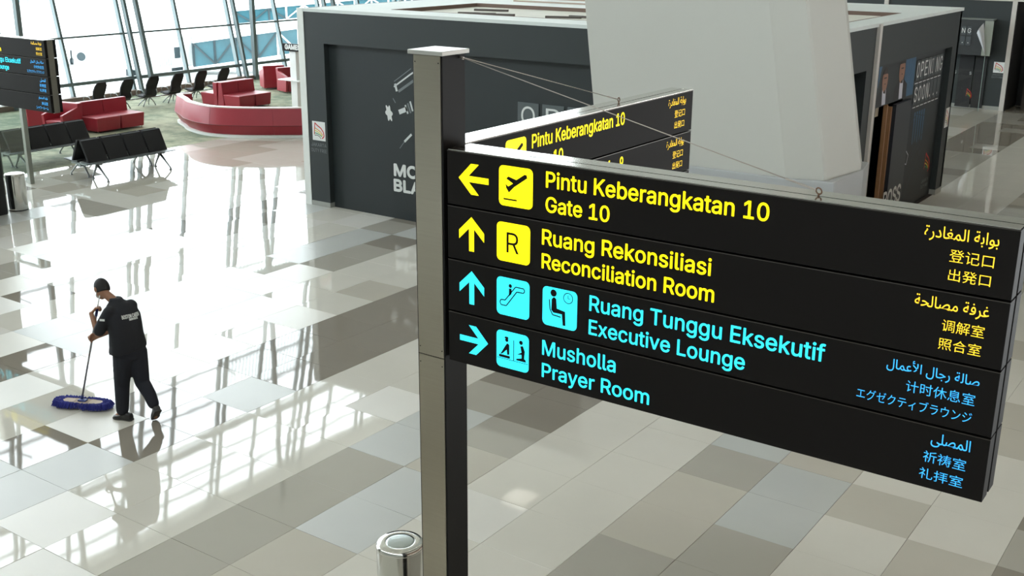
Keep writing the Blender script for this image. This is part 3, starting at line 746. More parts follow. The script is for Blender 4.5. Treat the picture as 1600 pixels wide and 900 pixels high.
lettering(hz, 'DUTY FREE', lett_g, Vector((-8.42, YW-.002, 1.02)), X3, Z3, .36, cap=.055)
# display box with a peeling poster
pbx = thing('display_box', 'black shopfront box with peeling poster and glass panes on the far hoarding', 'display', (-9.1, 38.5, 0))
def db(name, a, m): return MB().box(*a).build(name, m, pbx)
db('box_body', (-9.95, -8.50, 38.45, YW-.07, 1.74, 2.84), mat('matt_black_film', srgb(44, 48, 50), .5, noise=.15, nscale=6, bump=.01, bscale=5))
db('box_edge', (-9.95, -8.48, 38.44, YW-.01, 2.84, 2.87), mat('box_edge_grey', srgb(120, 126, 122), .5))
for k, c_ in enumerate('OPENING'):
    x = -9.42+.175*(k-5)
    if x < -9.9: continue
    o = MB().box(x, x+.15, 38.435, 38.45, 2.36, 2.62).build('flip_tile', MC['flip_tile_dark'], pbx)
    lettering(o, c_, lett_w, Vector((x+.025, 38.433, 2.42)), X3, Z3, .10, height=.15)
    o = MB().box(x, x+.15, 38.435, 38.45, 2.04, 2.31).build('flip_tile', MC['flip_tile_dark'], pbx)
    lettering(o, '.', lett_w, Vector((x+.06, 38.433, 2.10)), X3, Z3, .03, height=.03)
m = MB(); m.box(-8.72, -8.46, 38.42, 38.44, 1.74, 2.82); m.build('bare_board', mat('bare_board', srgb(140, 146, 136), .6), pbx)
fl = MB()
G = []
for i in range(9):
    t = i/8; z = 2.50-.72*t
    G.append([(-8.95+.37*t+.0*u, 38.40-.16*math.sin(math.pi*u)*(1-t*.8), z+(.22*(1-t))*u) if False else (-8.93+.33*t + (.17+.02*t)*u*(1-t), 38.41-.15*math.sin(math.pi*u)*(1-.7*t), 2.43-.66*t+.32*u*(1-t)) for u in (0, .25, .5, .75, 1)])
vv = [p for r in G for p in r]; ff = [(i*5+j, i*5+j+1, (i+1)*5+j+1, (i+1)*5+j) for i in range(8) for j in range(4)]
fl.add(vv, ff); fl.build('peeled_corner', mat('poster_backing', srgb(196, 200, 204), .3), pbx, smooth=True)
for x, z0 in ((-9.5, .02), (-8.55, .02)): db('glass_edge', (x-.008, x+.008, 38.2, 38.215, z0, 1.74), mat('glass_edge_green', srgb(150, 170, 164), .2))
m = MB(); m.add([(-9.5, 38.2, .02), (-8.55, 38.2, .02), (-8.55, 38.2, 1.74), (-9.5, 38.2, 1.74)], [(0, 1, 2, 3)]); m.build('glass_pane', pane_m, pbx, norm=False)
db('dark_door', (-9.45, -9.0, YW-.05, YW-.01, .03, 1.74), MC['deep_charcoal']); db('dark_door', (-8.95, -8.6, YW-.05, YW-.01, .03, 1.74), MC['deep_charcoal'])
lettering(pbx, 'BRS', lett_w, Vector((-9.72, YW-.03, 1.08)), X3, Z3, .2, cap=.1); lettering(pbx, 'S', lett_w, Vector((-9.1, YW-.054, 1.08)), X3, Z3, .06, cap=.09)
wing_emblem(pbx, Vector((-9.0, 38.19, .36)), X3, Z3, .22, .38, board=False)

# ------------------------------------------------------------------ glass screen, black pillar at the far left
gs = thing('glass_screen', 'framed glass screen with a round red sticker below distant signpost', 'screen', (-23.6, 14.05, 0))
alu = mat('satin_aluminium', srgb(150, 154, 146), .4, .6)
for x in (-22.86, -24.05): MB().box(x-.05, x+.05, 14.0, 14.1, 0, 1.95).build('frame_post', alu, gs, bevel=.004)
for z in (.0, 1.90): MB().box(-24.0, -22.91, 14.02, 14.08, z, z+.06).build('frame_rail', alu, gs)
gm = glass_mat('tinted_glass', (.62, .70, .68, 1), .10)
m = MB(); m.add([(-24.0, 14.05, .06), (-22.91, 14.05, .06), (-22.91, 14.05, 1.9), (-24.0, 14.05, 1.9)], [(0, 1, 2, 3)]); m.build('glass_pane', gm, gs, norm=False)
MB().prism(circ(-23.93, 1.42, .105, 24), .004, (0, 14.046, 0), X3, Z3).build('sticker', mat('sticker_red', srgb(190, 30, 44), .5), gs)
pl = MB().box(-22.6, -20.66, 11.2, 12.12, 0, 3.1).build('black_pillar', mat('gloss_black', srgb(20, 22, 23), .3), bevel=.01)
tag(pl, 'gloss black pillar base cut by left edge, beside the far steel bin', 'pillar')

# ------------------------------------------------------------------ tandem benches
def bench(x, y, label):
    t = thing('tandem_bench', label, 'bench', (x, y, 0), group='back-to-back airport benches')
    MB().box(-.05, .05, -1.12, 1.12, .30, .37).build('beam', silver, t, local=True, bevel=.004)
    for yy in (-.86, .86):
        for s in (-1, 1):
            m = MB()
            for dx, r in ((.04, .018), (.58, .018)):
                top = (s*.30, yy, .35); foot = (s*(.08 if dx < .3 else .68), yy+(.02 if dx < .3 else -.02), .02)
                m.tube([top, ((top[0]*.45+foot[0]*.55), foot[1], .20), (foot[0], foot[1], .05), foot], [.034, .022, .018, .02], 8)
                m.lathe([(.035, .0), (.035, .012), (.01, .02)], (foot[0], foot[1], 0), 10)
            m.bar((0, yy, .345), (s*.46, yy, .375), .06, .04); m.build('leg', silver, t, local=True, smooth=True)
    seats = MB(); h = .262
    for s in (-1, 1):
        for k in range(4):
            yc = -.825+.55*k
            P = [(s*.10, .385), (s*.30, .375), (s*.50, .40), (s*.60, .41), (s*.62, .43), (s*.50, .435), (s*.30, .41), (s*.10, .42)]
            m = MB(); m.prism(P, 2*h, (0, yc+h, 0), X3, Z3); m.build('seat', mat('seat_grey', srgb(88, 92, 92), .4, .3), t, local=True, bevel=.006)
            B = [(s*.28, .38), (s*.33, .40), (s*.10, .885), (s*.04, .90), (s*.03, .86)]
            m = MB(); m.prism(B, 2*h-.02, (0, yc+h-.01, 0), X3, Z3); m.build('backrest', darkf, t, local=True, bevel=.01)
    for yy in (-1.1, 1.1):
        m = MB()
        m.bar((-.3, yy, .37), (.3, yy, .37), .02, .04); m.build('end_bracket', silver, t, local=True)
    return t
b1 = bench(-22.32, 16.04, 'black back-to-back bench standing on the shiny tiles')
dup(b1, (-24.80, 15.70, 0), 0, 'black back-to-back bench on carpet between glass screen and red sofa')

# ------------------------------------------------------------------ lounge chairs at the window
def lounge(x, y, label):
    t = thing('lounge_chair', label, 'chair', (x, y, 0), group='high-backed chairs facing the window')
    t.scale = (.9, .92, .88)
    # profile in XZ, chair faces -X
    prof = [(-.42, .40), (-.20, .36), (.04, .37), (.14, .46), (.16, .62), (.24, .80), (.36, 1.00), (.42, 1.12)]
    tk = [.03, .045, .05, .05, .05, .05, .04, .03]
    up, lo = [], []
    for i, (p, k) in enumerate(zip(prof, tk)):
        a = prof[max(i-1, 0)]; b = prof[min(i+1, len(prof)-1)]; d = Vector((b[0]-a[0], b[1]-a[1])).normalized(); n_ = Vector((-d.y, d.x))
        up.append((p[0]+n_.x*k, p[1]+n_.y*k)); lo.append((p[0]-n_.x*k*.5, p[1]-n_.y*k*.5))
    ws = [.25, .26, .26, .24, .20, .235, .225, .16]
    def shell(i0, i1, nm):
        m = MB(); R = []
        for i in range(i0, i1):
            w = ws[i]; R.append([(up[i][0], -w, up[i][1]), (up[i][0]-.0, w, up[i][1]), (lo[i][0], w, lo[i][1]), (lo[i][0], -w, lo[i][1])])
        m.rings(R); o = m.build(nm, darkf, t, local=True, bevel=.015); return o
    shell(0, 4, 'seat'); shell(3, 8, 'backrest')
    for s in (-1, 1):
        m = MB(); m.tube([(.16, s*.27, .46), (.05, s*.29, .62), (-.18, s*.29, .62), (-.28, s*.29, .54), (-.22, s*.28, .40)], .014, 8); m.build('armrest', silver, t, local=True, smooth=True)
        m = MB(); m.tube([(-.02, s*.04, .34), (.0, s*.18, .18), (.0, s*.26, .02)], [.026, .02, .018], 8); m.tube([(-.02, s*.04, .34), (-.24, s*.16, .16), (-.34, s*.22, .02)], [.026, .018, .016], 8)
        m.build('leg', silver, t, local=True, smooth=True)
    m = MB(); m.bar((-.03, -.5, .33), (-.03, .5, .33), .05, .04); m.build('beam', silver, t, local=True)
    return t
names = ['leftmost in the row', 'second from left', 'third from left', 'fourth from left', 'second from right', 'rightmost in the row']
c0 = None
for k, nm in enumerate(names):
    y = 21.05+.97*k; lab = 'black high-backed lounge chair facing the window, '+nm
    if c0 is None: c0 = lounge(-30.25, y, lab)
    else: dup(c0, (-30.25, y, 0), 0, lab)

# ------------------------------------------------------------------ red seating
def rbox(mb, x0, x1, y0, y1, z0, z1, tp=0): # tapered towards the base
    mb.add([(x0+tp, y0+tp, z0), (x1-tp, y0+tp, z0), (x1-tp, y1-tp, z0), (x0+tp, y1-tp, z0), (x0, y0, z1), (x1, y0, z1), (x1, y1, z1), (x0, y1, z1)],
           [(0, 1, 2, 3), (4, 5, 6, 7), (0, 1, 5, 4), (1, 2, 6, 5), (2, 3, 7, 6), (3, 0, 4, 7)])
def feet(t, pts):
    for x, y in pts:
        MB().lathe([(.018, 0), (.018, .06)], (x, y, 0), 10).build('foot', chrome, t, local=True)
def sofa(name, label, x, y, rz, both=False, arm=False, n=2, w=.8):
    t = thing(name, label, 'sofa', (x, y, 0), rz)
    # faces +X, spans Y
    for k in range(n):
        y0 = -n*w/2+k*w
        m = MB(); rbox(m, -.15, .60, y0+.004, y0+w-.004, .05, .43, .03); m.build('seat', redl, t, local=True, bevel=.02)
        m = MB(); m.add([(-.42, y0+.004, .05), (-.12, y0+.004, .05), (-.12, y0+w-.004, .05), (-.42, y0+w-.004, .05), (-.34, y0+.004, .80), (-.20, y0+.004, .80), (-.20, y0+w-.004, .80), (-.34, y0+w-.004, .80)],
                        [(0, 1, 2, 3), (4, 5, 6, 7), (0, 1, 5, 4), (1, 2, 6, 5), (2, 3, 7, 6), (3, 0, 4, 7)]); m.build('backrest', redl, t, local=True, bevel=.015)
    if both:
        for k in range(n):
            y0 = -n*w/2+k*w
            m = MB(); rbox(m, -1.22, -.55, y0+.004, y0+w-.004, .05, .43, .03); m.build('seat', redl, t, local=True, bevel=.02)
            m = MB(); rbox(m, -.62, -.44, y0+.004, y0+w-.004, .05, .78, .01); m.build('backrest', redl, t, local=True, bevel=.015)
    feet(t, [(.52, -n*w/2+.08), (.52, 0), (.52, n*w/2-.08), (-.35, -n*w/2+.08), (-.35, n*w/2-.08)])
    return t
sofa('red_sofa', 'red leather two-seat sofa on carpet behind the black benches', -27.72, 19.62, 0)
sofa('red_sofa', 'red leather back-to-back sofa with four seats beyond the curved red bench', -27.95, 24.85, 0, both=True, w=.68)
def armchair(x, y, rz, label):
    t = thing('red_armchair', label, 'armchair', (x, y, 0), rz)
    m = MB(); rbox(m, -.2, .36, -.28, .28, .06, .42, .03); m.build('seat', redl, t, local=True, bevel=.02)
    m = MB(); rbox(m, -.38, -.20, -.38, .38, .06, .84, .03); m.build('backrest', redl, t, local=True, bevel=.02)
    for s in (-1, 1):
        m = MB(); P = [(-.36, .06), (.34, .06), (.40, .58), (-.30, .76)]; m.prism(P, .09, (0, s*.33+.045, 0), X3, Z3); m.build('arm', redl, t, local=True, bevel=.015)
    feet(t, [(-.3, -.3), (-.3, .3), (.3, -.3), (.3, .3)])
    return t
armchair(-27.85, 18.28, -1.35, 'red leather armchair at the left end of red sofa by signpost')
armchair(-29.2, 18.55, 2.4, 'partly hidden red armchair just right of distant signpost bottom')
armchair(-29.15, 28.15, -.3, 'red leather armchair against kiosk edge, right one by the window')
armchair(-30.4, 28.45, 2.6, 'red leather armchair facing the window, left one beside the kiosk edge')
cb = thing('curved_bench', 'long curved red leather bench with white base left of the kiosk', 'bench', (-25, 21, 0))
ctrl = [(-27.05, 22.0), (-27.15, 21.56), (-26.75, 21.28), (-26.3, 21.05), (-25.8, 20.76), (-25.3, 20.58), (-24.85, 20.47), (-24.4, 20.46), (-23.9, 20.60), (-23.4, 20.86), (-22.8, 21.28), (-22.18, 21.8), (-21.5, 22.4), (-20.8, 23.1)]
def offs(P, d):
    out = []
    for i, p in enumerate(P):
        a = Vector(P[max(i-1, 0)]); b = Vector(P[min(i+1, len(P)-1)]); t_ = (b-a).normalized(); out.append((p[0]-t_.y*d, p[1]+t_.x*d))
    return out
def catmull(P, n):
    out = []
    for i in range(len(P)-1):
        p0, p1, p2, p3 = P[max(i-1, 0)], P[i], P[i+1], P[min(i+2, len(P)-1)]
        for k in range(n):
            t = k/n; out.append(tuple(.5*(2*p1[c]+(p2[c]-p0[c])*t+(2*p0[c]-5*p1[c]+4*p2[c]-p3[c])*t*t+(3*p1[c]-p0[c]-3*p2[c]+p3[c])*t**3) for c in (0, 1)))
    return out+[P[-1]]
ctrl = catmull(ctrl, 5)
segs = [(0, 15), (15, 35), (35, 50), (50, 65)]
def smooth_(o):
    for p in o.data.polygons: p.use_smooth = True
    o.data.set_sharp_from_angle(angle=math.radians(35))
def strip(mb, a, b, lay):   # lay: list of (offset, z)
    R = []
    Os = [offs(ctrl, o) for o, z in lay]
    for i in range(a, b+1): R.append([(Os[k][i][0], Os[k][i][1], lay[k][1]) for k in range(len(lay))])
    mb.rings(R)
for a, b in segs:
    m = MB(); strip(m, a, b, [(.12, .07), (-.03, .34), (.07, .80), (.22, .80), (.26, .45), (.26, .07)]); smooth_(m.build('bench_back', redl, cb, bevel=.01))
    m = MB(); strip(m, a, b, [(-.02, .325), (-.036, .34), (-.02, .355), (.0, .34)]); m.build('seam', mat('dark_red_seam', srgb(104, 26, 36), .5), cb)
    m = MB(); strip(m, a, b, [(.066, .795), (.066, .825), (.22, .825), (.22, .795)]); m.build('top_edge', mat('pale_piping', srgb(214, 200, 196), .4), cb)
    m = MB(); strip(m, a, b, [(.26, .07), (.26, .43), (.82, .43), (.82, .07)]); m.build('seat', redl, cb, bevel=.01)
    m = MB(); strip(m, a, b, [(.03, 0), (.03, .07), (.80, .07), (.80, 0)]); m.build('white_base', white, cb)

wp = thing('charging_post', 'white post with small shelf and black header against the kiosk corner', 'post', (-24.76, 24.1, 0))
MB().box(-24.88, -24.62, 24.02, 24.22, 0, 2.1).build('post', mat('gloss_white', srgb(228, 232, 230), .3), wp, bevel=.01)
MB().box(-25.3, -24.4, 23.9, 24.4, 1.13, 1.16).build('shelf', MC['gloss_white'], wp, bevel=.004)
o = MB().box(-25.1, -24.3, 23.96, 24.02, 2.0, 2.22).build('header', blackm, wp)
lettering(o, 'GAMES', lett_w, Vector((-24.98, 23.958, 2.06)), X3, Z3, .62, cap=.13, bold=.012)

# ------------------------------------------------------------------ outside: apron, jet bridges, aircraft
ap = MB().box(-420, -37, -200, 330, -5.3, -5).build('apron_ground', mat('apron_concrete', srgb(190, 192, 190), .8, noise=.06, nscale=.1)); tag(ap, kind='structure')
jw = mat('bridge_white', srgb(226, 230, 230), .5); jg = mat('bridge_blue_glass', srgb(44, 88, 98), .2, noise=.4, nscale=.9); jd = mat('bridge_dark', srgb(42, 58, 63), .5)
def bridge(label, A, B, h, w, z0, z1):
    A, B = Vector((A[0], A[1], 0)), Vector((B[0], B[1], 0)); t = thing('jet_bridge', label, 'jet bridge', (A.x, A.y, -5))
    d = (B-A).normalized(); s = Vector((-d.y, d.x, 0))*w/2
    a, b = A+Z3*z0, B+Z3*z1
    MB().bar(a+Z3*(h+.15), b+Z3*(h+.15), w+.3, .3).build('roof', jw, t)
    MB().bar(a-Z3*.15, b-Z3*.15, w+.3, .3).build('deck', jw, t)
    n = int((B-A).length/1.5)
    for sd in (-1, 1):
        for k in range(n):
            p, q = a.lerp(b, k/n)+s*sd, a.lerp(b, (k+1)/n)+s*sd
            m = MB(); m.add([p, q, q+Z3*h, p+Z3*h], [(0, 1, 2, 3)]); m.build('glass_panel', jg, t, norm=False)
            e = s.normalized()*sd*.08
            if sd: MB().bar(p+e, (q+e+Z3*h) if k % 2 else (q+e), (.09 if k < n*.24 else .12), .1).build('truss_diagonal', jw if k > n*.24 else jd, t) if k % 2 else MB().bar(p+e+Z3*h, q+e, .12, .12).build('truss_diagonal', jw if k > n*.24 else jd, t)
            MB().bar(p+e, p+e+Z3*h, .12, .12).build('truss_post', jw if k > n*.24 else jd, t)
    for f_ in (.3, .8):
        p = a.lerp(b, f_); MB().bar((p.x, p.y, -5), (p.x, p.y, p.z), .6, .6).build('support_column', jw, t)
    return t
bridge('jet bridge with blue glass sides and white trusses outside the window', (-69.4, 57.2), (-55.0, 73.4), 1.75, 3.0, -4.35, -1.7)
bridge('farther jet bridge with blue glass, higher in the window beyond the near one', (-82.4, 72.8), (-70.0, 87.0), 1.1, 3.0, -2.75, -1.2)
rt_ = thing('bridge_rotunda', 'boxy white jet bridge cabin outside at the left end of blue glass bridge', 'jet bridge', (-71, 54.5, -5))
MB().box(-73.0, -69.2, 52.4, 57.0, -4.4, -2.2).build('cabin', jw, rt_, bevel=.1)
MB().box(-73.2, -69.0, 52.2, 57.2, -2.2, -2.0).build('roof', jw, rt_)
MB().box(-69.22, -69.15, 55.2, 55.7, -3.7, -2.9).build('window', jd, rt_)
for k in range(12): MB().box(-69.2, -69.12, 52.6+.2*k, 52.66+.2*k, -4.2, -3.4).build('louvre', mat('louvre_grey', srgb(170, 176, 176), .5), rt_)
for x, y in ((-72, 53.4), (-70, 56)): MB().box(x-.3, x+.3, y-.3, y+.3, -5, -4.4).build('leg', jd, rt_)
acw = mat('aircraft_white', srgb(232, 236, 238), .3)
def aircraft(label, x, y, rz, s):
    t = thing('parked_aircraft', label, 'aircraft', (x, y, -5), rz)
    prof = [(-9, .05), (-8.6, .5), (-7.8, .95), (-6.5, 1.25), (-5, 1.35), (4, 1.35), (7, 1.0), (9.5, .45), (10.5, .1)]
    m = MB(); m.rings([[(a*s, r*s*math.cos(2*math.pi*k/28), (2.3+.03*max(0, a)**1.3+r*math.sin(2*math.pi*k/28))*s) for k in range(28)] for a, r in prof]); m.build('fuselage', acw, t, local=True, smooth=True)
    for sd in (-1, 1):
        m = MB(); P = [(-2, 1.0), (2.2, 1.0), (4.6, 10), (3.6, 10)]
        m.add([(a*s, sd*b*s, (1.7+.07*b)*s) for a, b in P]+[(a*s, sd*b*s, (1.95-.02*b+.07*b)*s) for a, b in P], [(0, 1, 2, 3), (4, 5, 6, 7), (0, 1, 5, 4), (1, 2, 6, 5), (2, 3, 7, 6), (3, 0, 4, 7)]); m.build('wing', acw, t, local=True)
        m = MB(); m.rings([[(a*s, (sd*3.4+r*math.cos(2*math.pi*k/20))*s, (1.15+r*math.sin(2*math.pi*k/20))*s) for k in range(20)] for a, r in ((-1.9, .5), (-2.0, .58), (-1.4, .66), (.2, .6), (1.2, .35))]); e = m.build('engine', acw, t, local=True, smooth=True)
        m = MB(); m.rings([[(a*s, (sd*3.4+r*math.cos(2*math.pi*k/20))*s, (1.15+r*math.sin(2*math.pi*k/20))*s) for k in range(20)] for a, r in ((-1.93, .48), (-1.94, .02))]); m.build('intake', jd, e, local=True)
        m = MB(); P = [(7.8, .3), (9.6, .3), (10.6, 3.4), (9.8, 3.4)]; m.add([(a*s, sd*b*s, 3.1*s) for a, b in P]+[(a*s, sd*b*s, 3.2*s) for a, b in P], [(0, 1, 2, 3), (4, 5, 6, 7), (0, 1, 5, 4), (1, 2, 6, 5), (2, 3, 7, 6), (3, 0, 4, 7)]); m.build('tailplane', acw, t, local=True)
    m = MB(); m.prism([(6.4, 3.2), (9.6, 3.2), (11, 6.6), (9.6, 6.6)], .2*s, (0, .1*s, 0), X3*s, Z3*s); m.build('tail_fin', mat('fin_blue', srgb(120, 170, 200), .4), t, local=True)
    for a, b in ((-6.5, 0), (1, 1.6), (1, -1.6)):
        m = MB(); m.tube([(a*s, b*s, .3*s), (a*s, b*s, 1.6*s)], .1*s, 8); m.rings([[(a*s+.35*s*math.cos(q), (b+o_)*s, .35*s+.35*s*math.sin(q)) for q in [2*math.pi*k/16 for k in range(16)]] for o_ in (-.15, .15)]); m.build('landing_gear', jd, t, local=True)
    return t
aircraft('white aircraft with dark engine intake seen through the left window bays', -82.3, 53.9, 2.3, .7)
aircraft('far white aircraft with pale blue tail fin at top left of window', -108.0, 56.0, .9, 1.1)

# ------------------------------------------------------------------ cleaner
def rm(mb, name, m, par, vox, smooth_it=4, fac=.5):
    me = mb.mesh(name, m); o = link(name, me, par, 0, True)
    a = o.modifiers.new('r', 'REMESH'); a.mode = 'VOXEL'; a.voxel_size = vox; a.use_smooth_shade = True
    b = o.modifiers.new('s', 'SMOOTH'); b.iterations = smooth_it; b.factor = fac
    dg = bpy.context.evaluated_depsgraph_get(); nm = bpy.data.meshes.new_from_object(o.evaluated_get(dg))
    o.modifiers.clear(); o.data = nm
    for p in nm.polygons: p.use_smooth = True
    return o
def cap_(mb, a, b, ra, rb, n=14):
    a, b = Vector(a), Vector(b); d = (b-a).normalized()
    pts = []; rs = []
    for t in (85, 60, 30): pts.append(a-d*ra*math.sin(math.radians(t))); rs.append(ra*math.cos(math.radians(t)))
    pts += [a, b]; rs += [ra, rb]
    for t in (30, 60, 85): pts.append(b+d*rb*math.sin(math.radians(t))); rs.append(rb*math.cos(math.radians(t)))
    mb.tube(pts, rs, n)
def chain(mb, pts, rs, n=14):
    for i in range(len(pts)-1): cap_(mb, pts[i], pts[i+1], rs[i], rs[i+1], n)
def ell(mb, c, ax, n=20, k=10):
    c = Vector(c); A, B, C_ = [Vector(v) for v in ax]
    R = []
    for i in range(k+1):
        t = math.pi*(i/k*.98+.01); R.append([c + A*math.sin(t)*math.cos(2*math.pi*j/n)+B*math.sin(t)*math.sin(2*math.pi*j/n)+C_*math.cos(t) for j in range(n)])
    mb.rings(R)
man = thing('person', 'man in black uniform pushing a blue dust mop, seen from behind', 'person', (-10.464, 7.308, 0), YAW)
skin = mat('skin', srgb(150, 108, 84), .5, noise=.05); uni = mat('black_uniform', srgb(25, 27, 33), .85, noise=.12, nscale=14, bump=.004, bscale=18)
tro = mat('navy_trousers', srgb(24, 27, 37), .85, noise=.12, nscale=14, bump=.005, bscale=14); shoem = mat('black_shoe', srgb(38, 38, 38), .4); hairm = mat('black_hair', srgb(20, 18, 18), .7, bump=.004, bscale=120)
fD = Vector((-.6, .8, 0)).normalized(); lD = Vector((-.8, -.6, 0)).normalized()
hd = (fD*.80+Z3*-.42+lD*.25).normalized()        # face direction, bowed
hu = (Z3*.88+fD*.42).normalized(); hu = (hu-hd*hu.dot(hd)).normalized(); hs = hd.cross(hu)
HC = Vector((-.222, .12, 1.545))
shL, elL, wrL = Vector((-.095, -.09, 1.335)), Vector((-.232, -.11, 1.092)), Vector((-.330, .01, 1.285))
shR, elR, wrR = Vector((.085, .11, 1.345)), Vector((-.085, .24, 1.06)), Vector((-.318, .125, .975))
hipL, knL, anL = Vector((.005, -.05, .83)), Vector((-.070, .02, .44)), Vector((-.085, 0, .09))
hipR, knR, anR = Vector((.125, .05, .82)), Vector((.155, .04, .45)), Vector((.318, -.08, .19))
body = MB()
ell(body, HC, (hs*.074, hd*.092, hu*.112))
ell(body, HC+hd*.03-hu*.055, (hs*.055, hd*.055, hu*.065))                     # jaw
cap_(body, HC+hd*.085-hu*.005, HC+hd*.105-hu*.028, .010, .015)               # nose
cap_(body, HC+hd*.075+hu*.028-hs*.04, HC+hd*.075+hu*.028+hs*.04, .012, .012)  # brow
cap_(body, HC+hd*.082-hu*.058-hs*.018, HC+hd*.082-hu*.058+hs*.018, .009, .009)  # mouth
for s in (-1, 1): ell(body, HC+hs*(s*.086)-hd*.005-hu*.005, (hs*.012, hd*.02, hu*.032), 10, 6)
nk = Vector((-.055, .055, 1.40)); cap_(body, nk, HC-hd*.035-hu*.06, .054, .047)
chain(body, [Vector((.065, 0, .86)), Vector((.05, .005, 1.03)), Vector((.015, .01, 1.20)), Vector((-.02, .03, 1.33))], [.125, .115, .125, .10])
cap_(body, shL, shR, .055, .055)
chain(body, [shL, elL, wrL], [.052, .040, .025]); chain(body, [shR, elR, wrR], [.052, .040, .025])
chain(body, [hipL, knL, anL], [.085, .055, .036]); chain(body, [hipR, knR, anR], [.085, .055, .036])
cap_(body, anL, anL+Vector((-.08, .03, -.055)), .034, .026); cap_(body, anR, Vector((.30, -.045, .05)), .034, .024)
def hand(mb, w, d, palm, th, curl, fl=.075):
    """w wrist, d hand direction, palm = direction the palm faces, th = thumb side"""
    d = d.normalized(); palm = (palm-d*palm.dot(d)).normalized(); th = th-d*th.dot(d)-palm*th.dot(palm); th.normalize()
    for k in (-1, 0, 1): cap_(mb, w+d*.015+th*(k*.012), w+d*.085+th*(k*.024), .015, .014, 10)
    for k, (o_, L_) in enumerate(((.034, .92), (.012, 1.0), (-.011, .94), (-.032, .78))):
        p = w+d*.088+th*o_; ang = 0; pts = [p]
        for c_, q in zip(curl, (.42, .33, .25)):
            ang += c_; p = p+(d*math.cos(ang)+palm*math.sin(ang))*(fl*L_*q*1.05); pts.append(p)
        chain(mb, pts, [.0098, .0092, .0086, .0075], 8)
    p0 = w+d*.03+th*.025; p1 = p0+(d*.5+th*.6+palm*.35).normalized()*.036; p2 = p1+(d*.5+palm*.8-th*.1).normalized()*.030; p3 = p2+(palm*.7-th*.5+d*.2).normalized()*.024
    chain(mb, [p0, p1, p2, p3], [.014, .012, .0105, .009], 8)
stk0, stk1, stk2 = Vector((-.705, .39, .075)), Vector((-.283, .05, 1.285)), Vector((-.208, -.01, 1.50))
sdir = (stk2-stk0).normalized()
onst = lambda z: stk0+sdir*((z-stk0.z)/sdir.z)
g1 = onst(1.325); g2 = onst(.955)
dL = (g1+Z3*.02-wrL); hand(body, wrL, Vector((.62, .15, .70)), Vector((.7, .1, -.75)), Vector((-.1, .9, .3)), (.75, 1.0, .6))
hand(body, wrR, (g2-wrR)+Vector((-.04, -.01, -.02)), Vector((-.1, -.9, -.1)), Vector((.1, 0, .95)), (.9, 1.1, .8))
bo = rm(body, 'body', skin, man, .0058, 3); 
def sec(c, u, v, n=24, sq=1.0):
    c, u, v = Vector(c), Vector(u), Vector(v)
    return [c+u*math.copysign(abs(math.cos(t))**sq, math.cos(t))+v*math.copysign(abs(math.sin(t))**sq, math.sin(t)) for t in [2*math.pi*k/n for k in range(n)]]
sh = MB()
sw = Vector((.78, .62, 0)); sf = Vector((-.62, .78, 0))
sh.rings([sec((.045, 0, .865), sw*.212+Z3*.03, sf*.155, sq=.8), sec((.048, .0, .93), sw*.203+Z3*.02, sf*.15, sq=.8), sec((.045, 0, 1.05), sw*.188, sf*.14, sq=.8), sec((.035, .005, 1.17), sw*.19, sf*.138, sq=.8),
          sec((.02, .012, 1.27), sw*.195, sf*.13, sq=.8), sec((.0, .02, 1.345), sw*.178, sf*.11, sq=.9), sec((-.022, .035, 1.395), sw*.13, sf*.088), sec((-.045, .05, 1.43), sw*.078, sf*.072), sec((-.062, .062, 1.462), sw*.072, sf*.068)])
chain(sh, [shL+Vector((.01, .0, .0)), shL.lerp(elL, .5), shL.lerp(elL, .86)], [.072, .068, .068])
chain(sh, [shR, shR.lerp(elR, .5), shR.lerp(elR, .86)], [.078, .076, .072])
shirt = rm(sh, 'shirt', uni, man, .011, 5); shirt['label'] = 'black short-sleeved uniform shirt'
tr = MB()
tr.rings([sec((.06, 0, .99), sw*.165, sf*.125), sec((.065, 0, .90), sw*.178, sf*.135), sec((.068, 0, .82), sw*.175, sf*.13), sec((.07, 0, .77), sw*.15, sf*.11)])
chain(tr, [hipL+Vector((-.0, 0, .0)), hipL.lerp(knL, .5), knL, knL.lerp(anL, .5)+Vector((.0, -.01, 0)), anL+Vector((-.005, 0, .03))], [.118, .105, .088, .080, .072])
chain(tr, [hipR, hipR.lerp(knR, .5), knR, knR.lerp(anR, .5)+Vector((.012, 0, .0)), anR+Vector((-.02, .01, .04))], [.118, .102, .085, .074, .066])
rm(tr, 'trousers', tro, man, .011, 5)
def shoe(heel, toe, lift, nm):
    heel, toe = Vector(heel), Vector(toe); d = (toe-heel).normalized(); up_ = (Z3-d*Z3.dot(d)).normalized(); sd = d.cross(up_); L = (toe-heel).length
    m = MB(); R = []
    for t, w, h in ((0, .5, .6), (.06, .85, .95), (.25, .92, 1.05), (.45, .88, .85), (.65, 1.05, .62), (.85, .95, .5), (.96, .6, .4), (1.0, .3, .3)):
        R.append(sec(heel+d*(L*t)+up_*(.045*h), sd*(.045*w), up_*(.045*h), 18, .75))
    m.rings(R); o = rm(m, 'shoe', shoem, man, .008, 2)
    s_ = MB(); R = []
    for t, w in ((.0, .6), (.08, .95), (.3, .9), (.45, .85), (.68, 1.08), (.88, .95), (1.0, .45)):
        c = heel+d*(L*t); R.append([c-sd*(.046*w), c+sd*(.046*w), c+sd*(.046*w)+up_*.014, c-sd*(.046*w)+up_*.014])
    s_.rings(R); s_.build('sole', mat('shoe_sole', srgb(64, 62, 60), .7), o, local=True)
shoe((.03, -.035, .002), (-.215, .035, .002), 0, 'l')
shoe((.378, -.155, .175), (.272, -.015, .002), 0, 'r')
hb_ = MB(); n_ = 22
R = []
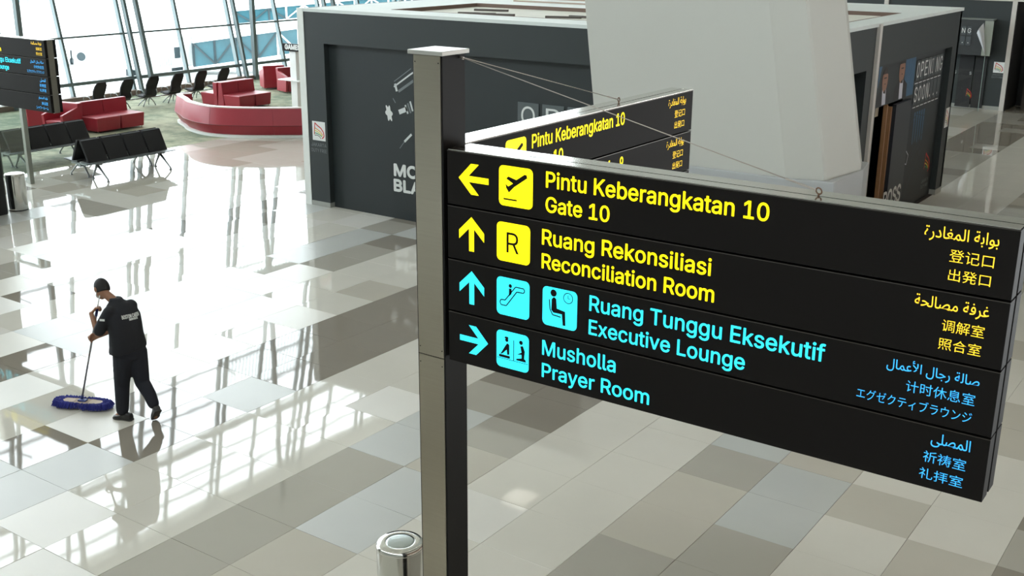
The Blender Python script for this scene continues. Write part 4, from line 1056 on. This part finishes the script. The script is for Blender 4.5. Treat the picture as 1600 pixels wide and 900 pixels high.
for i in range(11):
    t = math.pi*(.01+.60*i/10)
    R.append([HC+hs*(.083*math.sin(t)*math.cos(2*math.pi*j/n_))+hd*(.101*math.sin(t)*math.sin(2*math.pi*j/n_)-.004 - (.028*max(0, math.sin(2*math.pi*j/n_)))*(i/10)**2) + (hu*.122*math.cos(t))*(1 if math.sin(2*math.pi*j/n_) < .2 else 1)+hu*(.05*max(0, math.sin(2*math.pi*j/n_))*(i/10)**1.5) for j in range(n_)])
hb_.rings(R); rm(hb_, 'hair', hairm, man, .007, 2)
mk = MB()
for s in (-1, 1): mk.tube([HC+hs*(s*.078)-hu*.03-hd*.01, HC+hs*(s*.070)-hu*.06+hd*.03, HC+hs*(s*.04)-hu*.07+hd*.075], .004, 6)
ell(mk, HC+hd*.068-hu*.058, (hs*.055, hd*.035, hu*.045), 14, 8)
mk.build('face_mask', mat('mask_white', srgb(215, 220, 222), .7), man, local=True, smooth=True)
for s in (-1, 1):
    m = MB(); ell(m, HC+hd*.080+hu*.008+hs*(s*.030), (hs*.012, hd*.009, hu*.009), 10, 6); m.build('eye', mat('eye_white', srgb(220, 218, 212), .3), man, local=True, smooth=True)
# blurred white print across the shoulder blades, pressed onto the shirt surface
bk = -sf
def on_shirt(p):
    ok, h, nrm, _ = shirt.ray_cast(p+bk*.4, -bk)
    return (h+nrm*.003) if ok else p
for txt, x0, z0, w_, h_ in (('BOSTON CABIN', -.045, 1.262, .20, .038), ('SERVICE', .03, 1.236, .10, .020)):
    vs_, F = text_geo(txt, .02); a0 = min(v.x for v in vs_); a1 = max(v.x for v in vs_); hv = max(v.y for v in vs_)
    P = [on_shirt(Vector((.02, .0, 0))+sw*(x0+(v.x-a0)/(a1-a0)*w_)+Z3*(z0+v.y/hv*h_)) for v in vs_]
    b = MB(); b.add(P, F)
    for k in range(4): b.add([p+sw*.0022*math.cos(k*1.57)+Z3*(.0022*math.sin(k*1.57))+bk*.0004*(k+1) for p in P], F)
    b.build('back_lettering', lett_w, shirt, local=True, norm=False)
pt0 = shL.lerp(elL, .28)
ok_, hp, nr_, _ = shirt.ray_cast(pt0+lD*.3-fD*.12, (-lD+fD*.3).normalized())
if ok_:
    a_ = nr_.cross(Z3).normalized(); b_ = a_.cross(nr_).normalized()
    m = MB(); m.add([hp+nr_*.006+a_*x+b_*z for x, z in ((-.03, -.012), (.03, -.012), (.03, .012), (-.03, .012))], [(0, 1, 2, 3)]); m.build('sleeve_patch', lett_w, shirt, local=True, norm=False)
# dust mop -----------------------------------------------------------
mop = thing('dust_mop', 'blue fringed dust mop with metal handle held by the cleaner', 'mop', (-11.225, 7.208, 0), YAW-.19)
M0 = wm(mop).inverted() @ wm(man)
blue = mat('mop_blue', srgb(42, 48, 130), .9, noise=.25, nscale=30)
tb = MB(); tb.rings([sec((0, 0, .055), (.33, 0, 0), (0, .085, 0), 28, .6), sec((0, 0, .072), (.32, 0, 0), (0, .075, 0), 28, .6)]); tb.build('mop_frame_cover', mat('mop_canvas', srgb(168, 152, 138), .9), mop, local=True)
sl = MB()
for x in (-.17, .17): sl.box(x-.075, x+.075, -.05, .05, .072, .076)
sl.build('canvas_pocket', mat('mop_canvas_light', srgb(186, 172, 160), .9), mop, local=True)
fr = MB()
for k in range(900):
    t = 2*math.pi*random.random(); q = .72+.28*random.random()
    ex = lambda a: math.copysign(abs(math.cos(a))**.6, math.cos(a)); ey = lambda a: math.copysign(abs(math.sin(a))**.6, math.sin(a))
    p = Vector((ex(t)*.33*q, ey(t)*.09*q, .062+.014*random.random())); o_ = Vector((ex(t), ey(t)*1.0, 0)).normalized()
    o_ = (o_+Vector((random.uniform(-.6, .6), random.uniform(-.6, .6), 0))).normalized()
    L_ = random.uniform(.04, .075)
    fr.tube([p, p+o_*L_*.5+Z3*.008, p+o_*L_+Z3*(-.045)], [.006, .006, .004], 4)
o = fr.build('fringe', blue, mop, local=True, norm=False); o['kind'] = 'stuff'
sw0 = M0 @ stk0; sw1 = M0 @ stk1; sw2 = M0 @ stk2; d = (sw2-sw0).normalized()
jb = MB(); jb.box(-.05, .05, -.03, .03, .074, .092); jb.tube([Vector((sw0.x, sw0.y, .085)), sw0+d*.07], .017, 10); jb.build('swivel_joint', mat('mop_joint_blue', srgb(58, 72, 130), .5), mop, local=True, bevel=.002)
MB().tube([sw0+d*.05, sw1-d*.04], .0115, 12).build('handle', mat('mop_handle_metal', srgb(150, 150, 152), .35, .7), mop, local=True, smooth=True)
MB().tube([sw1-d*.05, sw1+d*.06], .016, 12).build('grip', mat('grip_blue', srgb(34, 46, 120), .5), mop, local=True, smooth=True)
MB().tube([sw1+d*.06, sw2], .007, 10).build('handle_tip', white, mop, local=True, smooth=True)
